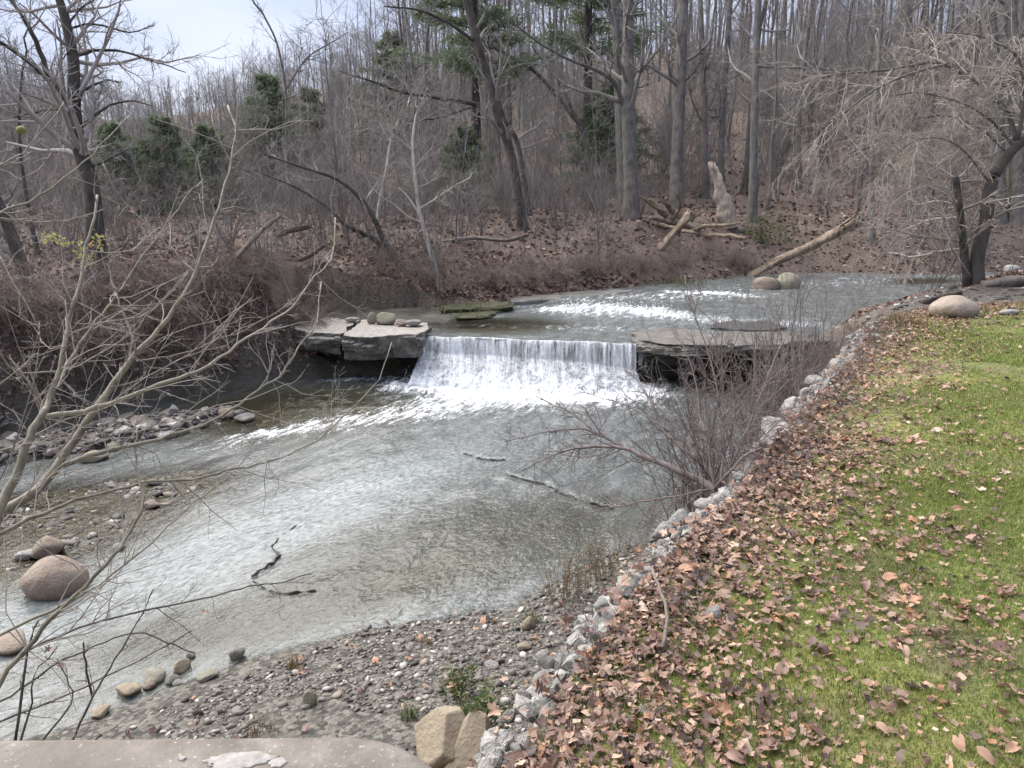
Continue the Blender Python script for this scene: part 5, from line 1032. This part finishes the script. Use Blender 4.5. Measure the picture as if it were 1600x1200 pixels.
# ------------------------------------------------------------------ young tree leaning into the view on the left, close to the bridge
F0 = [([(-210, 1490), (-120, 1200), (-55, 960), (-15, 850), (0, 805), (60, 765), (105, 705), (150, 640), (178, 600), (213, 553), (250, 513), (287, 460), (310, 417), (330, 360), (347, 307), (362, 250), (368, 199), (356, 165)], 3.6, 5.2, 34, 4),
      ([(-30, 860), (0, 790), (33, 725), (52, 670), (70, 645), (77, 620), (99, 553), (104, 513), (117, 470), (128, 425), (136, 385), (148, 340), (152, 305)], 3.6, 4.2, 24, 5),
      ([(70, 643), (52, 610), (38, 590), (20, 578), (5, 560), (-10, 530)], 3.9, 3.8, 9, 4),
      ([(98, 728), (160, 707), (213, 695), (267, 680), (317, 665), (360, 642), (403, 610), (437, 587), (467, 543), (493, 507), (498, 477), (502, 440)], 3.9, 5.2, 12, 2.5),
      ([(70, 652), (133, 642), (187, 625), (250, 600), (293, 587), (343, 560), (383, 530), (423, 503), (457, 480), (483, 443), (507, 417), (520, 400), (524, 340)], 3.9, 5.4, 13, 2.5),
      ([(92, 600), (107, 567), (125, 537), (152, 500), (173, 476), (184, 457), (205, 428), (235, 383), (253, 361), (272, 335), (293, 305), (318, 280)], 4.2, 4.9, 9, 3),
      ([(184, 457), (174, 440), (171, 410), (171, 380), (179, 348), (187, 321)], 4.5, 4.6, 5, 2.5), ([(213, 550), (200, 508), (188, 475), (180, 460)], 4.4, 4.5, 6, 4), ([(299, 423), (270, 392), (240, 361), (203, 324), (181, 300), (160, 255)], 4.7, 4.6, 4, 2), ([(235, 383), (219, 353), (208, 330)], 4.6, 4.6, 3.5, 2),
      ([(-40, 850), (0, 833), (67, 803), (117, 782), (183, 765), (240, 752), (300, 750), (353, 735), (402, 725), (430, 717), (497, 687), (558, 629), (592, 592), (612, 535)], 3.5, 5.0, 11, 2),
      ([(-60, 1180), (0, 1068), (40, 1016), (80, 968), (132, 918), (180, 868), (205, 830), (223, 790), (220, 757), (210, 720), (213, 690), (215, 667), (193, 657), (177, 630)], 3.4, 4.4, 14, 3),
      ([(-50, 1015), (0, 992), (80, 952), (132, 926), (200, 880), (248, 836), (290, 797), (333, 763), (360, 740), (400, 700)], 3.4, 4.6, 9, 2), ([(-50, 370), (0, 331), (44, 317), (101, 280), (145, 240), (182, 202), (202, 182)], 3.6, 4.2, 6, 2.5), ([(-40, 290), (0, 260), (34, 236), (81, 189), (100, 160)], 3.6, 4.0, 5, 2), ([(-40, 330), (0, 341), (51, 346), (101, 343), (162, 327)], 3.6, 4.0, 5, 2),
      ([(-40, 730), (0, 705), (52, 681), (105, 656), (160, 640), (220, 610)], 3.5, 4.2, 6, 2), ([(35, 583), (87, 580), (140, 562), (196, 527), (245, 478), (294, 425)], 3.9, 4.6, 4, 2), ([(117, 505), (149, 505), (187, 500), (213, 496), (240, 481), (293, 423)], 4.0, 4.5, 3.5, 2), ([(173, 477), (200, 479), (240, 476), (280, 468), (320, 455)], 4.4, 4.7, 3.5, 2), ([(213, 564), (253, 559), (288, 551), (333, 533), (383, 513), (430, 490), (480, 450)], 4.5, 5.1, 4, 2), ([(170, 605), (221, 593), (280, 561), (330, 540), (375, 480)], 4.3, 4.8, 3.5, 2),
      ([(-30, 770), (0, 750), (40, 640), (60, 520), (20, 440), (0, 400)], 3.5, 3.8, 4, 2), ([(-30, 640), (0, 600), (50, 560), (110, 540)], 3.5, 3.7, 4, 2)]
F0 = [(p, a, b, c*.70, max(d*.75, 1.5)) for p, a, b, c, d in F0]
limb_thing('young_tree', 'young olive-barked tree spreading bare branches across the photo\'s left side', 'tree', F0, M_FOREBARK, M_TWIGPALE, (9, 3), np.random.default_rng(12), .0015, .26, .02, 3)
limb_thing('sapling', 'thin brown sapling shoots rising from the gravel beside the parapet', 'sapling', [([(112, 1165), (122, 1140), (140, 1100), (160, 1060), (192, 1012), (224, 956), (240, 920)], 4.7, 4.5, 6, 2), ([(144, 1088), (132, 1036), (130, 1004)], 4.7, 4.6, 4, 3), ([(20, 1180), (44, 1016), (60, 970)], 4.4, 4.3, 5, 3),
    ([(-20, 1080), (44, 1016), (120, 984), (224, 954), (280, 944), (360, 924), (400, 914), (440, 910), (488, 896)], 4.2, 5.2, 5, 2), ([(-20, 1140), (0, 1128), (80, 1096), (160, 1060), (240, 1020), (300, 985)], 4.4, 4.9, 5, 2), ([(-10, 1100), (16, 1088), (80, 1044), (132, 1016), (180, 996), (224, 988), (260, 1004), (304, 1020)], 4.3, 4.9, 4, 2), ([(30, 1165), (50, 1100), (52, 1060), (90, 1010)], 4.4, 4.4, 4, 2), ([(60, 1165), (110, 1100), (108, 1070), (90, 1030)], 4.4, 4.4, 4, 2)], M_GREYBARK, M_TWIGRED, (7, 3), np.random.default_rng(13), .0016, .2, .02, 1)
# dead leaves and the fruit still hanging on it, the yellow sprig
for k, (px, py, d) in enumerate(((208, 328, 4.6), (206, 345, 4.6), (140, 380, 4.1), (47, 428, 4.0), (40, 498, 4.0), (75, 1013, 4.4), (95, 1038, 4.4), (120, 952, 4.5), (320, 957, 4.8))):
    tag(obj('hanging_leaf', LM[k % 8], M_LEAFONE, loc=A(px, py, d), rot=(1.2+k, .4*k, k*1.7), scl=.05), ('dead orange leaf clinging to the upper forked twig', 'dead orange leaf just below the upper clinging leaf', 'pale dead leaf on the dark left stem near the yellow sprig', 'pale dead leaf hanging left of the dark stem', 'dead leaf hanging low at the left edge above the undercut', 'brown leaf hanging near the reddish rock', 'reddish leaf on the low twig above the gravel', 'brown leaf on the long low branch', 'dark leaf hanging over the riffle at the low branch')[k], 'leaf')
fr = rock_mesh('hanging_fruit', 5, 3, (1, 1, 1), .05, .8); M_FRUIT = stone('green_fruit', (.16, .15, .03), (.27, .25, .06), None, 6, .2, .6)
tag(obj('hanging_fruit', fr, M_FRUIT, loc=A(33, 203, 4.2), scl=.045), 'round yellow-green fruit hanging at the upper left', 'fruit')
yo = A(110, 385, 8.0); ys_ = thing('yellow_sprig', 'sprig of small bright yellow leaves on the left bank', 'plant', yo); rng = np.random.default_rng(4)
P, R = trace([(150, 440), (135, 405), (110, 380), (70, 372)], 8, 8, 2.5, 1.2, 4); P2, R2 = trace([(140, 420), (150, 395), (152, 370)], 8, 8, 2, 1, 4)
obj('stems', Bag().tube(P-yo, R, 4).tube(P2-yo, R2, 4).mesh('stems'), M_TWIG, ys_); O = np.concatenate([P[0][3:]-yo, P2[0][3:]-yo]); O = O[rng.integers(len(O), size=90)]+rng.normal(0, .03, (90, 3)); D = rng.normal(size=(90, 3)); D /= np.linalg.norm(D, axis=1, keepdims=True); Sd = np.cross(D, rng.normal(size=(90, 3))); Sd /= np.linalg.norm(Sd, axis=1, keepdims=True)
bb = Bag(); bb.add(np.stack([O, O+D*.025+Sd*.014, O+D*.05, O+D*.025-Sd*.014], 1), np.arange(360).reshape(90, 4)); obj('leaves', bb.mesh('leaves', False), M_YELLOW, ys_)
p, dv = along(1.9, .25); stk, sR = spline([(p[0]-.05, p[1]-.35, tz(p[0], p[1])+.06), (p[0]+.02, p[1]-.1, tz(p[0], p[1])+.10), (p[0]+.0, p[1]+.25, tz(p[0], p[1])+.16)], 5, .004)[None], np.full((1, 11), .011)
tag(obj('dead_stick', Bag().tube(stk-stk[0, 0], sR*np.linspace(1, .7, 11)[None], 7, True).mesh('dead_stick'), M_GREYLOG, loc=stk[0, 0]), 'bare grey stick lying over the wall stones', 'stick')
q = Gz(1083, 1095, 1.83); tag(obj('yellow_strip', LM[2].copy(), M_YELLOW, loc=(q[0], q[1], q[2]+.03), rot=(0, 0, .6), scl=(.05, .015, .02)), 'small bright yellow strip among the lawn leaves', 'litter')
# spray at the foot of the fall
rng = np.random.default_rng(3); n = 900; u = rng.uniform(-2.2, 2.6, n); base = np.interp(u, [a for a, b in FB], [b for a, b in FB])
P = np.column_stack([u, base+rng.normal(.05, .28, n), np.abs(rng.normal(0, .11, n))+.03]); bag = Bag(); s = rng.uniform(.004, .013, n)
scatter(bag, ICO_V, ICO_F, P, rotany(rng, n, 1), np.repeat(s[:, None], 3, 1)); u = rng.uniform(1.4, 4.0, 500)
scatter(bag, ICO_V, ICO_F, np.column_stack([u, 19.3-.2*(u-2.6)+rng.normal(0, .3, 500), UP+.08+np.abs(rng.normal(0, .10, 500))]), rotany(rng, 500, 1), np.repeat(rng.uniform(.006, .018, 500)[:, None], 3, 1))
t = NT('spray'); M_SPRAY = t.done(t.pr((.82, .84, .86), .3)); tag(obj('spray', bag.mesh('spray'), M_SPRAY), 'white drops thrown up by the fall and the rapid', kind='stuff')
